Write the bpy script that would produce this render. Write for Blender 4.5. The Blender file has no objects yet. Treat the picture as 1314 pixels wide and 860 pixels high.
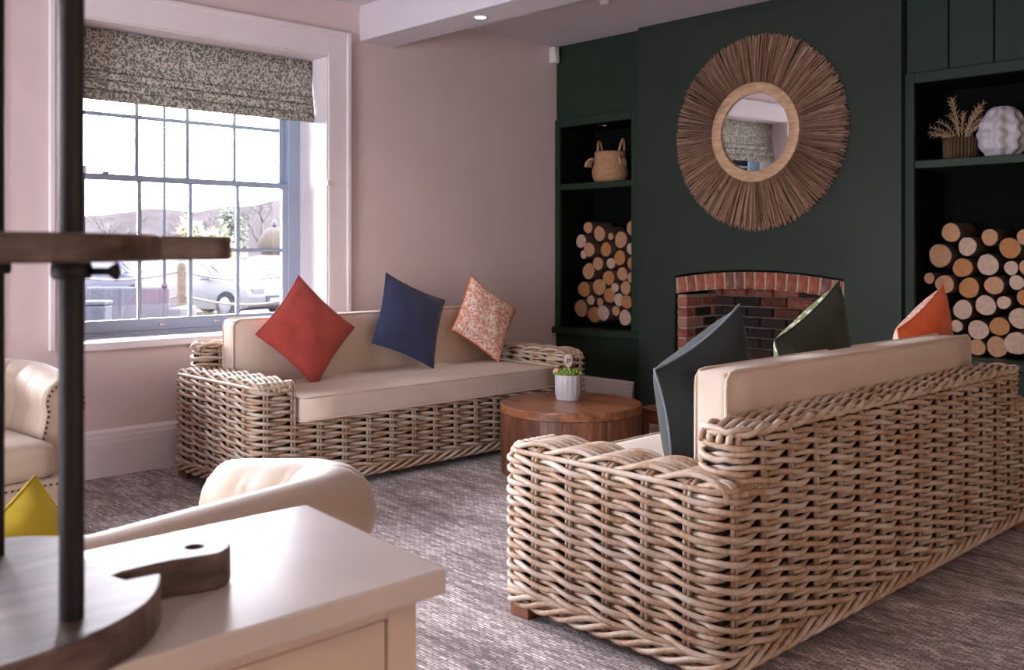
import bpy, bmesh, math, random
import numpy as np
from mathutils import Vector, Matrix, Euler

PI = math.pi
random.seed(7); RNG = np.random.default_rng(7)
SC = bpy.context.scene
COL = SC.collection

# ------------------------------------------------------------------ camera, sky, lights, exposure
cam_d = bpy.data.cameras.new('camera'); cam = bpy.data.objects.new('camera', cam_d); COL.objects.link(cam)
cam.location = (0, 0, 1.3); cam.rotation_euler = (PI/2, 0, math.radians(46.005-90))
cam_d.sensor_width = 36; cam_d.lens = 36*1246/1314; cam_d.shift_y = -109.3/1314
cam_d.clip_start = .05; cam_d.clip_end = 400
cam_d.dof.use_dof = True; cam_d.dof.focus_distance = 4.3; cam_d.dof.aperture_fstop = 6.3
SC.camera = cam

world = bpy.data.worlds.new('world'); SC.world = world; world.use_nodes = True
wn = world.node_tree; bg = wn.nodes['Background']
bg.inputs[0].default_value = (.93, .90, 1.0, 1); bg.inputs[1].default_value = 22.0     # even overcast sky

SC.view_settings.view_transform = 'Standard'; SC.view_settings.look = 'None'
SC.view_settings.gamma = 1; SC.view_settings.use_curve_mapping = False
SC.view_settings.exposure = 1.1
SC.cycles.use_denoising = True
SC.cycles.max_bounces = 10; SC.cycles.diffuse_bounces = 6; SC.cycles.glossy_bounces = 4
SC.cycles.transparent_max_bounces = 12; SC.cycles.sample_clamp_indirect = 6
SC.cycles.caustics_reflective = False; SC.cycles.caustics_refractive = False

def portal(name, loc, rot, sx, sy):          # daylight guides in the window openings
    l = bpy.data.lights.new(name, 'AREA'); l.shape = 'RECTANGLE'; l.size = sx; l.size_y = sy
    o = bpy.data.objects.new(name, l); COL.objects.link(o); o.location = loc; o.rotation_euler = rot
    l.cycles.is_portal = True
portal('window_portal', (2.87, 6.12, 1.69), (-PI/2, 0, 0), 1.7, 1.9)
portal('window_portal', (.335, 6.12, 1.52), (-PI/2, 0, 0), 2.2, 2.4)
for _y in (2.5, 3.6): portal('window_portal', (-2.68, _y, 1.30), (0, -PI/2, 0), 2.3, 1.2)

# ------------------------------------------------------------------ helpers
ORG = {}                                       # world origin of every object we parent to
def link(o): COL.objects.link(o); return o
def tag(o, label=None, cat=None, group=None, kind=None):
    if label: o['label'] = label
    if cat: o['category'] = cat
    if group: o['group'] = group
    if kind: o['kind'] = kind
    return o
def thing(name, label, cat, loc=(0, 0, 0), rz=0, group=None, kind=None):
    o = link(bpy.data.objects.new(name, None)); o.empty_display_size = .1
    o.location = loc; o.rotation_euler = (0, 0, rz); ORG[o.name] = Vector(loc)
    return tag(o, label, cat, group, kind)
def mesh(name, vf, mat, parent=None, smooth=False, local=False, auto=None):
    """one mesh object; verts in world space unless local (then in the parent's frame)"""
    v, f = vf
    v = np.asarray(v, dtype=float)
    off = Vector((0, 0, 0))
    if parent is not None and not local: off = ORG.get(parent.name, Vector((0, 0, 0)))
    me = bpy.data.meshes.new(name)
    me.from_pydata((v-np.array(off)).tolist(), [], f if isinstance(f, list) else f.tolist())
    if smooth:
        me.polygons.foreach_set('use_smooth', [True]*len(me.polygons))
        if auto is not None:
            me.set_sharp_from_angle(angle=math.radians(auto))
    me.materials.append(mat) if mat else None
    o = link(bpy.data.objects.new(name, me))
    if parent is not None:
        o.parent = parent; ORG[o.name] = off
    else: ORG[o.name] = Vector((0, 0, 0))
    return o
def base_at(o):                                 # move a single-mesh thing's origin to its base
    me = o.data; n = len(me.vertices); a = np.empty(n*3); me.vertices.foreach_get('co', a); a = a.reshape(-1, 3)
    c = np.array([(a[:, 0].min()+a[:, 0].max())/2, (a[:, 1].min()+a[:, 1].max())/2, a[:, 2].min()])
    me.vertices.foreach_set('co', (a-c).ravel()); o.location = Vector(c)+o.location; me.update(); return o
def join(*vfs):
    V = []; Fc = []; n = 0
    for v, f in vfs:
        V.extend([tuple(p) for p in v]); Fc.extend([tuple(i+n for i in q) for q in f]); n += len(v)
    return V, Fc
def from_bm(bm):
    v = [tuple(x.co) for x in bm.verts]; bm.verts.index_update()
    f = [tuple(x.index for x in q.verts) for q in bm.faces]; bm.free(); return v, f
def box(lo, hi, bev=0, seg=2):
    bm = bmesh.new(); bmesh.ops.create_cube(bm, size=1)
    lo = Vector(lo); hi = Vector(hi)
    for v in bm.verts: v.co = Vector(((lo[i]+hi[i])/2 + v.co[i]*(hi[i]-lo[i]) for i in range(3)))
    if bev: bmesh.ops.bevel(bm, geom=bm.edges[:], offset=bev, segments=seg, profile=.5, affect='EDGES')
    return from_bm(bm)
def tube(pts, r, n=6, closed=False, ref=(0, 0, 1), caps=True):
    p = np.asarray(pts, float); m = len(p); r = np.broadcast_to(np.asarray(r, float), (m,))
    if closed: t = np.roll(p, -1, 0)-np.roll(p, 1, 0)
    else: t = np.gradient(p, axis=0)
    t /= np.linalg.norm(t, axis=1)[:, None]+1e-12
    ref = np.broadcast_to(np.asarray(ref, float), (m, 3))
    b = np.cross(t, ref); ln = np.linalg.norm(b, axis=1)[:, None]
    alt = np.cross(t, np.broadcast_to(np.array([1., .13, .02]), (m, 3)))
    b = np.where(ln < 1e-3, alt, b); b /= np.linalg.norm(b, axis=1)[:, None]
    c = np.cross(b, t)
    a = np.arange(n)*2*PI/n
    v = (p[:, None, :]+r[:, None, None]*(np.cos(a)[None, :, None]*b[:, None, :]+np.sin(a)[None, :, None]*c[:, None, :])).reshape(-1, 3)
    k = m if closed else m-1
    i = np.arange(k)[:, None]; j = np.arange(n)[None, :]
    i2 = (i+1) % m; j2 = (j+1) % n
    f = np.stack([i*n+j, i2*n+j, i2*n+j2, i*n+j2], -1).reshape(-1, 4).tolist()
    if caps and not closed:
        f.append(tuple(range(n))); f.append(tuple((m-1)*n+q for q in reversed(range(n))))
    return v, f
def lathe(prof, n=24, c=(0, 0, 0), cap=True, rfun=None):
    """prof: list of (r, z)"""
    V = []; Fc = []
    for k, (r, z) in enumerate(prof):
        for j in range(n):
            a = 2*PI*j/n; rr = r*(rfun(a, z) if rfun else 1)
            V.append((c[0]+rr*math.cos(a), c[1]+rr*math.sin(a), c[2]+z))
    for k in range(len(prof)-1):
        for j in range(n):
            Fc.append((k*n+j, k*n+(j+1) % n, (k+1)*n+(j+1) % n, (k+1)*n+j))
    if cap:
        Fc.append(tuple(reversed(range(n)))); Fc.append(tuple((len(prof)-1)*n+j for j in range(n)))
    return V, Fc
def prism(poly, z0, z1, axis='z', bev=0):
    """extrude a 2-d polygon; axis z: (x,y)->z ; x: (y,z)->x ; y: (x,z)->y"""
    bm = bmesh.new()
    def P(a, b, h): return {'z': (a, b, h), 'x': (h, a, b), 'y': (a, h, b)}[axis]
    vs = [bm.verts.new(P(a, b, z0)) for a, b in poly]
    f = bm.faces.new(vs)
    r = bmesh.ops.extrude_face_region(bm, geom=[f])
    d = Vector(P(0, 0, z1-z0))
    for g in r['geom']:
        if isinstance(g, bmesh.types.BMVert): g.co += d
    bmesh.ops.recalc_face_normals(bm, faces=bm.faces[:])
    if bev: bmesh.ops.bevel(bm, geom=bm.edges[:], offset=bev, segments=2, profile=.5, affect='EDGES')
    return from_bm(bm)
def copy_tree(o, parent=None):
    c = link(o.copy()); c.parent = parent; ORG[c.name] = ORG.get(o.name, Vector((0, 0, 0)))
    for ch in list(o.children): copy_tree(ch, c)
    return c

# ------------------------------------------------------------------ materials
def newmat(name):
    m = bpy.data.materials.new(name); m.use_nodes = True
    nt = m.node_tree; b = nt.nodes['Principled BSDF']; return m, nt, b
def N(nt, typ, **kw):
    n = nt.nodes.new(typ)
    for k, v in kw.items():
        if isinstance(k, str) and hasattr(n, k): setattr(n, k, v)
    return n
def coords(nt, scale=(1, 1, 1), kind='Object', rot=(0, 0, 0)):
    t = N(nt, 'ShaderNodeTexCoord'); mp = N(nt, 'ShaderNodeMapping')
    mp.inputs['Scale'].default_value = scale; mp.inputs['Rotation'].default_value = rot
    nt.links.new(t.outputs[kind], mp.inputs[0]); return mp.outputs[0]
def noise(nt, vec, scale, detail=3, rough=.55, dist=0):
    n = N(nt, 'ShaderNodeTexNoise'); n.inputs['Scale'].default_value = scale
    n.inputs['Detail'].default_value = detail; n.inputs['Roughness'].default_value = rough; n.inputs['Distortion'].default_value = dist
    nt.links.new(vec, n.inputs['Vector']); return n.outputs['Fac']
def ramp(nt, fac, stops, interp='LINEAR'):
    r = N(nt, 'ShaderNodeValToRGB'); r.color_ramp.interpolation = interp
    e = r.color_ramp.elements
    while len(e) < len(stops): e.new(.5)
    for x, (p, c) in zip(e, stops): x.position = p; x.color = (*c, 1) if len(c) == 3 else c
    nt.links.new(fac, r.inputs[0]); return r.outputs[0]
def mix(nt, a, b, fac, mode='MIX'):
    m = N(nt, 'ShaderNodeMix'); m.data_type = 'RGBA'; m.blend_type = mode
    for sock, v in ((m.inputs[0], fac), (m.inputs[6], a), (m.inputs[7], b)):
        if hasattr(v, 'is_output'): nt.links.new(v, sock)
        else: sock.default_value = v if isinstance(v, (int, float)) else (*v, 1)
    return m.outputs[2]
def math_(nt, op, a, b=0.):
    m = N(nt, 'ShaderNodeMath'); m.operation = op
    for s, v in ((m.inputs[0], a), (m.inputs[1], b)):
        if hasattr(v, 'is_output'): nt.links.new(v, s)
        else: s.default_value = v
    return m.outputs[0]
def bump(nt, b, h, strength=.3, dist=.005):
    n = N(nt, 'ShaderNodeBump'); n.inputs['Strength'].default_value = strength; n.inputs['Distance'].default_value = dist
    nt.links.new(h, n.inputs['Height']); nt.links.new(n.outputs[0], b.inputs['Normal'])
def simple(name, col, rough=.6, var=.12, scale=12, bmp=0, bscale=80, metal=0, spec=.5, sheen=0, stretch=(1, 1, 1), rand=0, trans=0):
    m, nt, b = newmat(name)
    v = coords(nt, stretch)
    f = noise(nt, v, scale)
    dark = tuple(c*(1-var) for c in col); lite = tuple(min(1, c*(1+var)) for c in col)
    c = ramp(nt, f, [(.3, dark), (.7, lite)])
    if rand:
        oi = N(nt, 'ShaderNodeObjectInfo')
        k = math_(nt, 'MULTIPLY_ADD', oi.outputs['Random'], rand); nt.nodes[-1].inputs[2].default_value = 1-rand/2
        h = N(nt, 'ShaderNodeHueSaturation'); nt.links.new(k, h.inputs['Value']); nt.links.new(c, h.inputs['Color']); c = h.outputs[0]
    nt.links.new(c, b.inputs['Base Color'])
    b.inputs['Roughness'].default_value = rough; b.inputs['Metallic'].default_value = metal
    b.inputs['Specular IOR Level'].default_value = spec
    if sheen: b.inputs['Sheen Weight'].default_value = sheen; b.inputs['Sheen Roughness'].default_value = .4
    if bmp: bump(nt, b, noise(nt, v, bscale, 2), bmp, .004)
    return m
M = {}
M['wall'] = simple('wall_paint', (.67, .560, .55), .85, .03, 3, .05, 120)
M['white'] = simple('white_gloss_paint', (.78, .73, .75), .4, .03, 4)
M['ceiling'] = simple('ceiling_paint', (.64, .605, .645), .9, .02, 3)
M['green'] = simple('dark_green_paint', (.0205, .0305, .0225), .6, .08, 3, .05, 140, spec=.3)
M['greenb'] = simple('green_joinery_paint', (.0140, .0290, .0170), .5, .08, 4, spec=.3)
M['alcove'] = simple('alcove_shade_paint', (.0030, .0042, .0032), .8, .1, 4, spec=.08)  # inside of the joinery, its colour darkened for the shade of the recess
M['sash'] = simple('blue_grey_sash_paint', (.32, .40, .52), .4, .05, 5)  # paint lightened to hold the bloom and haze at the window
M['linen'] = simple('cream_cushion_linen', (.64, .53, .43), .85, .04, 6, .12, 500, sheen=.15)
M['piping'] = simple('cushion_piping', (.66, .55, .45), .8, .04, 8)
M['leather'] = simple('cream_velvet_upholstery', (.44, .345, .260), .6, .06, 5, .06, 220, sheen=.2)
M['nail'] = simple('bronze_nailhead', (.09, .06, .045), .4, .1, 20, metal=.7)
M['cabinet'] = simple('stone_cabinet_paint', (.60, .485, .40), .45, .03, 5)
M['worktop'] = simple('satin_painted_top', (.54, .485, .45), .25, .04, 5, .03, 60)
M['iron'] = simple('black_iron', (.010, .0075, .009), .5, .2, 30, .05, 90, spec=.3)
M['steel'] = simple('brushed_metal', (.5, .48, .46), .35, .1, 30, metal=1)
M['plastic'] = simple('white_plastic', (.72, .70, .70), .4, .02, 5)
M['core'] = simple('dark_shade_fill', (.030, .021, .015), .9, .2, 10)  # dark tone standing for the shade inside hollows
M['mortar'] = simple('lime_mortar', (.42, .33, .26), .95, .25, 30, .5, 120)
M['sootmortar'] = simple('sooty_mortar', (.19, .14, .105), .95, .4, 18, .5, 120)
M['soil'] = simple('potting_soil', (.03, .02, .015), .95, .3, 60, .6, 200)
M['ceramic'] = simple('white_ceramic', (.52, .50, .53), .5, .05, 20)
M['leaf'] = simple('succulent_green', (.16, .27, .035), .5, .35, 40)
M['dry'] = simple('dried_stem', (.42, .29, .17), .8, .2, 30, rand=.3)
M['rope'] = simple('pale_rope', (.55, .48, .38), .9, .15, 60)
M['footwood'] = simple('reddish_foot_wood', (.20, .075, .035), .5, .2, 20)

def rattan():
    m, nt, b = newmat('whitewashed_rattan')
    v = coords(nt)
    oi = N(nt, 'ShaderNodeObjectInfo')
    add = N(nt, 'ShaderNodeVectorMath'); add.operation = 'ADD'
    sc = N(nt, 'ShaderNodeVectorMath'); sc.operation = 'SCALE'; sc.inputs['Scale'].default_value = 37
    cx = N(nt, 'ShaderNodeCombineXYZ'); nt.links.new(oi.outputs['Random'], cx.inputs[0]); nt.links.new(oi.outputs['Random'], cx.inputs[1])
    nt.links.new(cx.outputs[0], sc.inputs[0]); nt.links.new(v, add.inputs[0]); nt.links.new(sc.outputs[0], add.inputs[1])
    vv = add.outputs[0]
    f = noise(nt, vv, 5.5, 4, .65)
    c = ramp(nt, f, [(.28, (.27, .135, .060)), (.42, (.40, .245, .145)), (.54, (.50, .385, .285)), (.66, (.60, .515, .44))])
    g = noise(nt, vv, 90, 2)
    c2 = mix(nt, c, (.62, .55, .49), ramp(nt, g, [(.45, (0, 0, 0)), (.75, (.5, .5, .5))]))
    nt.links.new(c2, b.inputs['Base Color']); b.inputs['Roughness'].default_value = .55
    bump(nt, b, noise(nt, vv, 160, 2), .25, .002)
    return m
M['rattan'] = rattan()

def carpet():
    m, nt, b = newmat('woven_carpet')
    v = coords(nt)
    vs = coords(nt, (1, .10, 1))
    streak = noise(nt, vs, 34, 3, .65)
    blot = noise(nt, coords(nt, (1, .35, 1)), 5, 3)
    br = N(nt, 'ShaderNodeTexBrick'); br.offset = .5; br.inputs['Scale'].default_value = 1
    br.inputs['Brick Width'].default_value = .036; br.inputs['Row Height'].default_value = .0145
    br.inputs['Mortar Size'].default_value = .0034; br.inputs['Mortar Smooth'].default_value = .8
    br.inputs['Color1'].default_value = (1, 1, 1, 1); br.inputs['Color2'].default_value = (.25, .25, .25, 1); br.inputs['Mortar'].default_value = (0, 0, 0, 1)
    rv = coords(nt, (1, 1, 1), rot=(0, 0, PI/2))
    nn_ = N(nt, 'ShaderNodeTexNoise'); nn_.inputs['Scale'].default_value = 30; nt.links.new(rv, nn_.inputs['Vector'])
    jm = N(nt, 'ShaderNodeVectorMath'); jm.operation = 'MULTIPLY_ADD'; nt.links.new(nn_.outputs['Color'], jm.inputs[0]); jm.inputs[1].default_value = (.03, .012, 0); nt.links.new(rv, jm.inputs[2]); nt.links.new(jm.outputs[0], br.inputs['Vector'])
    s = math_(nt, 'ADD', math_(nt, 'MULTIPLY', streak, .55), math_(nt, 'MULTIPLY', blot, .45))
    base = ramp(nt, s, [(.34, (.12, .090, .082)), (.46, (.30, .245, .225)), (.56, (.50, .44, .42)), (.68, (.74, .68, .67))])
    loop = mix(nt, (.32, .30, .31), (1.72, 1.70, 1.75), br.outputs['Color'])
    fin = mix(nt, base, loop, 1.0, 'MULTIPLY')
    nt.links.new(fin, b.inputs['Base Color']); b.inputs['Roughness'].default_value = .8; b.inputs['Specular IOR Level'].default_value = .3; b.inputs['Sheen Weight'].default_value = .22; b.inputs['Sheen Roughness'].default_value = .4
    bump(nt, b, br.outputs['Color'], .7, .004)
    return m
M['carpet'] = carpet()

def squiggle(name, ground, motif, scale, width=.035, rough=.85, trans=0, fine=500):
    m, nt, b = newmat(name)
    v = coords(nt)
    f = noise(nt, v, scale, .5, .5, .6)
    d = math_(nt, 'ABSOLUTE', math_(nt, 'SUBTRACT', f, .5))
    k = ramp(nt, d, [(width, (1, 1, 1)), (width*1.5, (0, 0, 0))])
    c = mix(nt, ground, motif, k)
    nt.links.new(c, b.inputs['Base Color']); b.inputs['Roughness'].default_value = rough
    bump(nt, b, noise(nt, v, fine, 1), .1, .002)
    if trans:
        t = N(nt, 'ShaderNodeBsdfTranslucent'); nt.links.new(c, t.inputs[0])
        ms = N(nt, 'ShaderNodeMixShader'); ms.inputs[0].default_value = trans
        nt.links.new(b.outputs[0], ms.inputs[1]); nt.links.new(t.outputs[0], ms.inputs[2])
        nt.links.new(ms.outputs[0], nt.nodes['Material Output'].inputs[0])
    return m
M['blind'] = squiggle('coral_print_blind', (.20, .205, .165), (.66, .63, .56), 44, .060, trans=.2)
M['coral'] = squiggle('pink_coral_print', (.66, .30, .22), (.84, .70, .62), 36, .055)
M['leafprint'] = squiggle('green_leaf_print', (.55, .53, .47), (.13, .17, .055), 26, .10)
def velvet(name, col): return simple(name, col, .8, .18, 9, .15, 350, sheen=.35)
M['red'] = velvet('brick_red_fabric', (.40, .055, .042))
M['navy'] = velvet('navy_fabric', (.025, .034, .092))
M['orange'] = velvet('orange_fabric', (.62, .105, .022))
M['dkgreen'] = simple('bottle_green_velvet', (.011, .0165, .0155), .8, .18, 9, .15, 350, sheen=.12)
M['olive'] = simple('olive_green_velvet', (.018, .025, .013), .8, .18, 9, .15, 350, sheen=.12)
M['yellow'] = velvet('mustard_yellow_fabric', (.40, .30, .010))
M['bluepipe'] = simple('pale_blue_piping', (.19, .25, .30), .6, .05, 10)

def wood(name, c1, c2, c3, rough=.4, scale=5, stretch=(1, 12, 12), rand=0, bmp=.15):
    m, nt, b = newmat(name)
    v = coords(nt, stretch)
    oi = N(nt, 'ShaderNodeObjectInfo'); cx = N(nt, 'ShaderNodeCombineXYZ')
    k = math_(nt, 'MULTIPLY', oi.outputs['Random'], 23); nt.links.new(k, cx.inputs[0]); nt.links.new(k, cx.inputs[2])
    a = N(nt, 'ShaderNodeVectorMath'); nt.links.new(v, a.inputs[0]); nt.links.new(cx.outputs[0], a.inputs[1])
    f = noise(nt, a.outputs[0], scale, 5, .6, .4)
    c = ramp(nt, f, [(.32, c1), (.5, c2), (.68, c3)])
    if rand:
        q = math_(nt, 'MULTIPLY_ADD', oi.outputs['Random'], rand); nt.nodes[-1].inputs[2].default_value = 1-rand/2
        h = N(nt, 'ShaderNodeHueSaturation'); nt.links.new(q, h.inputs['Value']); nt.links.new(c, h.inputs['Color']); c = h.outputs[0]
    nt.links.new(c, b.inputs['Base Color']); b.inputs['Roughness'].default_value = rough
    bump(nt, b, f, bmp, .003)
    return m
M['tablewood'] = wood('acacia_wood', (.10, .032, .014), (.23, .085, .038), (.38, .165, .075), .3, 2.2, (9, 1.2, 9))
M['stave'] = wood('acacia_stave', (.075, .026, .014), (.15, .055, .028), (.25, .10, .05), .35, 3, (8, 8, 1.2), rand=.6)
M['boardwood'] = wood('dark_weathered_board', (.028, .016, .012), (.085, .052, .040), (.16, .105, .082), .38, 4, (2, 9, 9))
M['ringwood'] = wood('pale_mirror_wood', (.40, .24, .13), (.52, .33, .19), (.60, .41, .26), .5, 4, (3, 3, 14))
M['bark'] = simple('log_bark', (.10, .060, .040), .95, .5, 25, .8, 60)
def logend(name, c):
    m, nt, b = newmat(name)
    v = coords(nt, (1, 1, 1))
    w = N(nt, 'ShaderNodeTexWave'); w.wave_type = 'RINGS'; w.rings_direction = 'X'
    w.inputs['Scale'].default_value = 3.2; w.inputs['Distortion'].default_value = 3; w.inputs['Detail'].default_value = 2
    nt.links.new(v, w.inputs[0])
    f = math_(nt, 'ADD', math_(nt, 'MULTIPLY', w.outputs['Fac'], .3), math_(nt, 'MULTIPLY', noise(nt, v, 2.6, 5, .7), .7))
    cc = ramp(nt, f, [(.25, tuple(x*.62 for x in c)), (.5, c), (.8, tuple(min(1, x*1.2) for x in c))])
    nt.links.new(cc, b.inputs['Base Color']); b.inputs['Roughness'].default_value = .85; return m
M['log_pale'] = logend('log_end_pale', (.46, .32, .24))
M['log_tan'] = logend('log_end_tan', (.42, .225, .12))
M['log_orange'] = logend('log_end_orange', (.38, .165, .055))
def brickmat(name, cols, soot):
    m, nt, b = newmat(name)
    oi = N(nt, 'ShaderNodeObjectInfo')
    c = ramp(nt, oi.outputs['Random'], cols, 'CONSTANT')
    v = coords(nt, kind='Object')
    f = noise(nt, v, 22, 4, .65)
    c = mix(nt, c, soot, ramp(nt, f, [(.45, (0, 0, 0)), (.75, (.8, .8, .8))]))
    nt.links.new(c, b.inputs['Base Color']); b.inputs['Roughness'].default_value = .9
    bump(nt, b, noise(nt, v, 70, 3), .6, .006); return m
M['brick'] = brickmat('red_brick', [(0, (.30, .075, .040)), (.3, (.24, .060, .035)), (.55, (.36, .11, .065)), (.75, (.17, .060, .045)), (.9, (.33, .16, .11))], (.34, .22, .17))
M['sootbrick'] = brickmat('sooty_brick', [(0, (.020, .012, .011)), (.35, (.045, .018, .014)), (.6, (.12, .036, .022)), (.8, (.030, .018, .017))], (.008, .006, .006))
def seagrass():
    m, nt, b = newmat('brown_seagrass')
    a = N(nt, 'ShaderNodeAttribute'); a.attribute_name = 'strand_tone'
    c = ramp(nt, a.outputs['Fac'], [(0, (.18, .10, .062)), (.35, (.36, .215, .135)), (.75, (.52, .34, .235)), (1, (.66, .48, .36))])
    f = noise(nt, coords(nt), 25, 2); c = mix(nt, c, (.20, .12, .08), ramp(nt, f, [(.5, (0, 0, 0)), (.8, (.5, .5, .5))]))
    nt.links.new(c, b.inputs['Base Color']); b.inputs['Roughness'].default_value = .8; return m
M['seagrass'] = seagrass()
M['seagrass2'] = simple('dark_seagrass_backing', (.09, .048, .028), .9, .3, 40)
M['basket'] = simple('woven_straw', (.42, .23, .12), .85, .25, 60, .5, 150)
M['tassel'] = simple('straw_tassel', (.58, .40, .25), .9, .2, 50)
M['planter'] = simple('ribbed_cinnamon_bark', (.09, .052, .016), .7, .3, 30, rand=.4)

def mirror_mat():
    m, nt, b = newmat('mirror_glass'); b.inputs['Metallic'].default_value = 1; b.inputs['Roughness'].default_value = .01
    f = noise(nt, coords(nt), 3, 1); nt.links.new(ramp(nt, f, [(0, (.86, .87, .87)), (1, (.90, .90, .90))]), b.inputs['Base Color']); return m
M['mirror'] = mirror_mat()
def pane_mat():
    m, nt, b = newmat('window_glass'); nt.nodes.remove(b)
    t = N(nt, 'ShaderNodeBsdfTransparent'); t.inputs[0].default_value = (.97, .98, .98, 1)
    g = N(nt, 'ShaderNodeBsdfGlossy'); g.inputs['Roughness'].default_value = .02
    fr = N(nt, 'ShaderNodeFresnel'); fr.inputs[0].default_value = 1.45
    ms = N(nt, 'ShaderNodeMixShader'); nt.links.new(fr.outputs[0], ms.inputs[0])
    nt.links.new(t.outputs[0], ms.inputs[1]); nt.links.new(g.outputs[0], ms.inputs[2])
    nt.links.new(ms.outputs[0], nt.nodes['Material Output'].inputs[0]); return m
M['pane'] = pane_mat()
def lampmat(name, col, s):
    m, nt, b = newmat(name); b.inputs['Emission Color'].default_value = (*col, 1); b.inputs['Emission Strength'].default_value = s
    b.inputs['Base Color'].default_value = (.8, .8, .8, 1); return m
M['lamp'] = lampmat('downlight_lens', (1, .86, .70), 12)
M['lampoff'] = simple('unlit_lamp_lens', (.55, .42, .30), .3, .1, 20)

# outdoors
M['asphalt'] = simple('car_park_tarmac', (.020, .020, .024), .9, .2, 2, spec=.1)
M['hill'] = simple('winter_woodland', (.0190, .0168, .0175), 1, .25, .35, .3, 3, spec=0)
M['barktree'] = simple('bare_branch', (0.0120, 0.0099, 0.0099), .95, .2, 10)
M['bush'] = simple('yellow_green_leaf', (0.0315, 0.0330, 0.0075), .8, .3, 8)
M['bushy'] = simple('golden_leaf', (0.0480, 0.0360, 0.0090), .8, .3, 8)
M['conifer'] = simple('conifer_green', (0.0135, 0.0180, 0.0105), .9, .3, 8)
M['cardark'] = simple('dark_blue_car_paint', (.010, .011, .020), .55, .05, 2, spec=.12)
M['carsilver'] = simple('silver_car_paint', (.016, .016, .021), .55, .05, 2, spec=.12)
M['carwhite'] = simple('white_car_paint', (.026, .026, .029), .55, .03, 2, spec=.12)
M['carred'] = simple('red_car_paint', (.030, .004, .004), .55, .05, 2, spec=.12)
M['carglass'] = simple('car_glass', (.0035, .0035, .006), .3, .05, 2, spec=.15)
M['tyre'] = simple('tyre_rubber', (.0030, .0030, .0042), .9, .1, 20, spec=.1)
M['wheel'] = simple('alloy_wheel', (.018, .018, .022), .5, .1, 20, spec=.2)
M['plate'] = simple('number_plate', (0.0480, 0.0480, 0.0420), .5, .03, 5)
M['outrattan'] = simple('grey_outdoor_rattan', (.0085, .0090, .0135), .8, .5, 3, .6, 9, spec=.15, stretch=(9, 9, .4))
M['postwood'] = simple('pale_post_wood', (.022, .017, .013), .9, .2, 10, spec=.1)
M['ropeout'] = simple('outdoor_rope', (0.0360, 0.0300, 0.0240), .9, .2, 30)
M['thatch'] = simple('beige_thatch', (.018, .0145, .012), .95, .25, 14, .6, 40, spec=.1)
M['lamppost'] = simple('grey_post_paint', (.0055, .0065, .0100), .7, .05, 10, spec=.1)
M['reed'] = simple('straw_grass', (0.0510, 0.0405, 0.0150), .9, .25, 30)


# ------------------------------------------------------------------ the room shell
XG, YW, ZC = 5.954, 5.637, 3.01                # green wall plane, window wall plane, ceiling height
XB, YB = -2.2, -2.4                            # the walls behind the camera
def holed_wall(name, fixed, a0, a1, z0, z1, holes, axis, mat):
    """fixed=(front, back) coordinate; holes = (a_lo, a_hi, z_lo, z_hi)"""
    A = sorted({a0, a1, *[h[0] for h in holes], *[h[1] for h in holes]}); Z = sorted({z0, z1, *[h[2] for h in holes], *[h[3] for h in holes]})
    V = []; idx = {}
    def vert(i, j, k):
        if (i, j, k) not in idx:
            idx[(i, j, k)] = len(V); a, z, d = A[i], Z[j], fixed[k]
            V.append((a, d, z) if axis == 'y' else (d, a, z))
        return idx[(i, j, k)]
    def solid(i, j):
        if i < 0 or j < 0 or i >= len(A)-1 or j >= len(Z)-1: return False
        ca, cz = (A[i]+A[i+1])/2, (Z[j]+Z[j+1])/2
        return not any(h[0] < ca < h[1] and h[2] < cz < h[3] for h in holes)
    Fc = []
    for i in range(len(A)-1):
        for j in range(len(Z)-1):
            if not solid(i, j): continue
            for k in (0, 1): Fc.append((vert(i, j, k), vert(i+1, j, k), vert(i+1, j+1, k), vert(i, j+1, k)))
            for (di, dj, e) in ((-1, 0, ((i, j), (i, j+1))), (1, 0, ((i+1, j), (i+1, j+1))), (0, -1, ((i, j), (i+1, j))), (0, 1, ((i, j+1), (i+1, j+1)))):
                if not solid(i+di, j+dj):
                    (p, q), (r, s) = e; Fc.append((vert(p, q, 0), vert(r, s, 0), vert(r, s, 1), vert(p, q, 1)))
    o = mesh(name, (V, Fc), mat); bm = bmesh.new(); bm.from_mesh(o.data); bmesh.ops.recalc_face_normals(bm, faces=bm.faces[:]); bm.to_mesh(o.data); bm.free()
    o['kind'] = 'structure'; return o
def struct(name, vf, mat, parent=None, **k):
    o = mesh(name, vf, mat, parent, **k)
    if parent is None: o['kind'] = 'structure'
    return o

W1 = (2.05, 3.686, .76, 2.62); W2 = (-.75, 1.42, .35, 2.70); W3 = [(1.95, 3.05, .2, 2.35), (3.15, 4.05, .2, 2.35)]  # left-hand pair is unseen, added and sized for side light
struct('floor', box((XB, YB, -.1), (6.45, YW+.02, 0)), M['carpet'])
struct('ceiling', box((XB-.4, YB-.1, ZC), (6.5, YW+.4, ZC+.12)), M['ceiling'])
holed_wall('wall_window_side', (YW, YW+.42), XB-.4, 6.5, -.1, ZC, [W1, W2], 'y', M['wall'])
holed_wall('wall_left_side', (XB, XB-.42), YB-.1, YW, -.1, ZC, W3, 'x', M['wall'])
struct('wall_behind_camera', box((XB, YB-.15, -.1), (6.45, YB, ZC)), M['wall'])
struct('wall_fireplace_side', box((6.42, YB, -.1), (6.55, YW, ZC)), M['green'])
struct('wall_fireplace_side_near', box((5.93, YB, 0), (6.42, .95, ZC)), M['green'])
# the painted beam that drops below the ceiling
struct('beam', box((3.955, YB, 2.762), (4.252, YW, ZC), .006), M['ceiling'])

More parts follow.
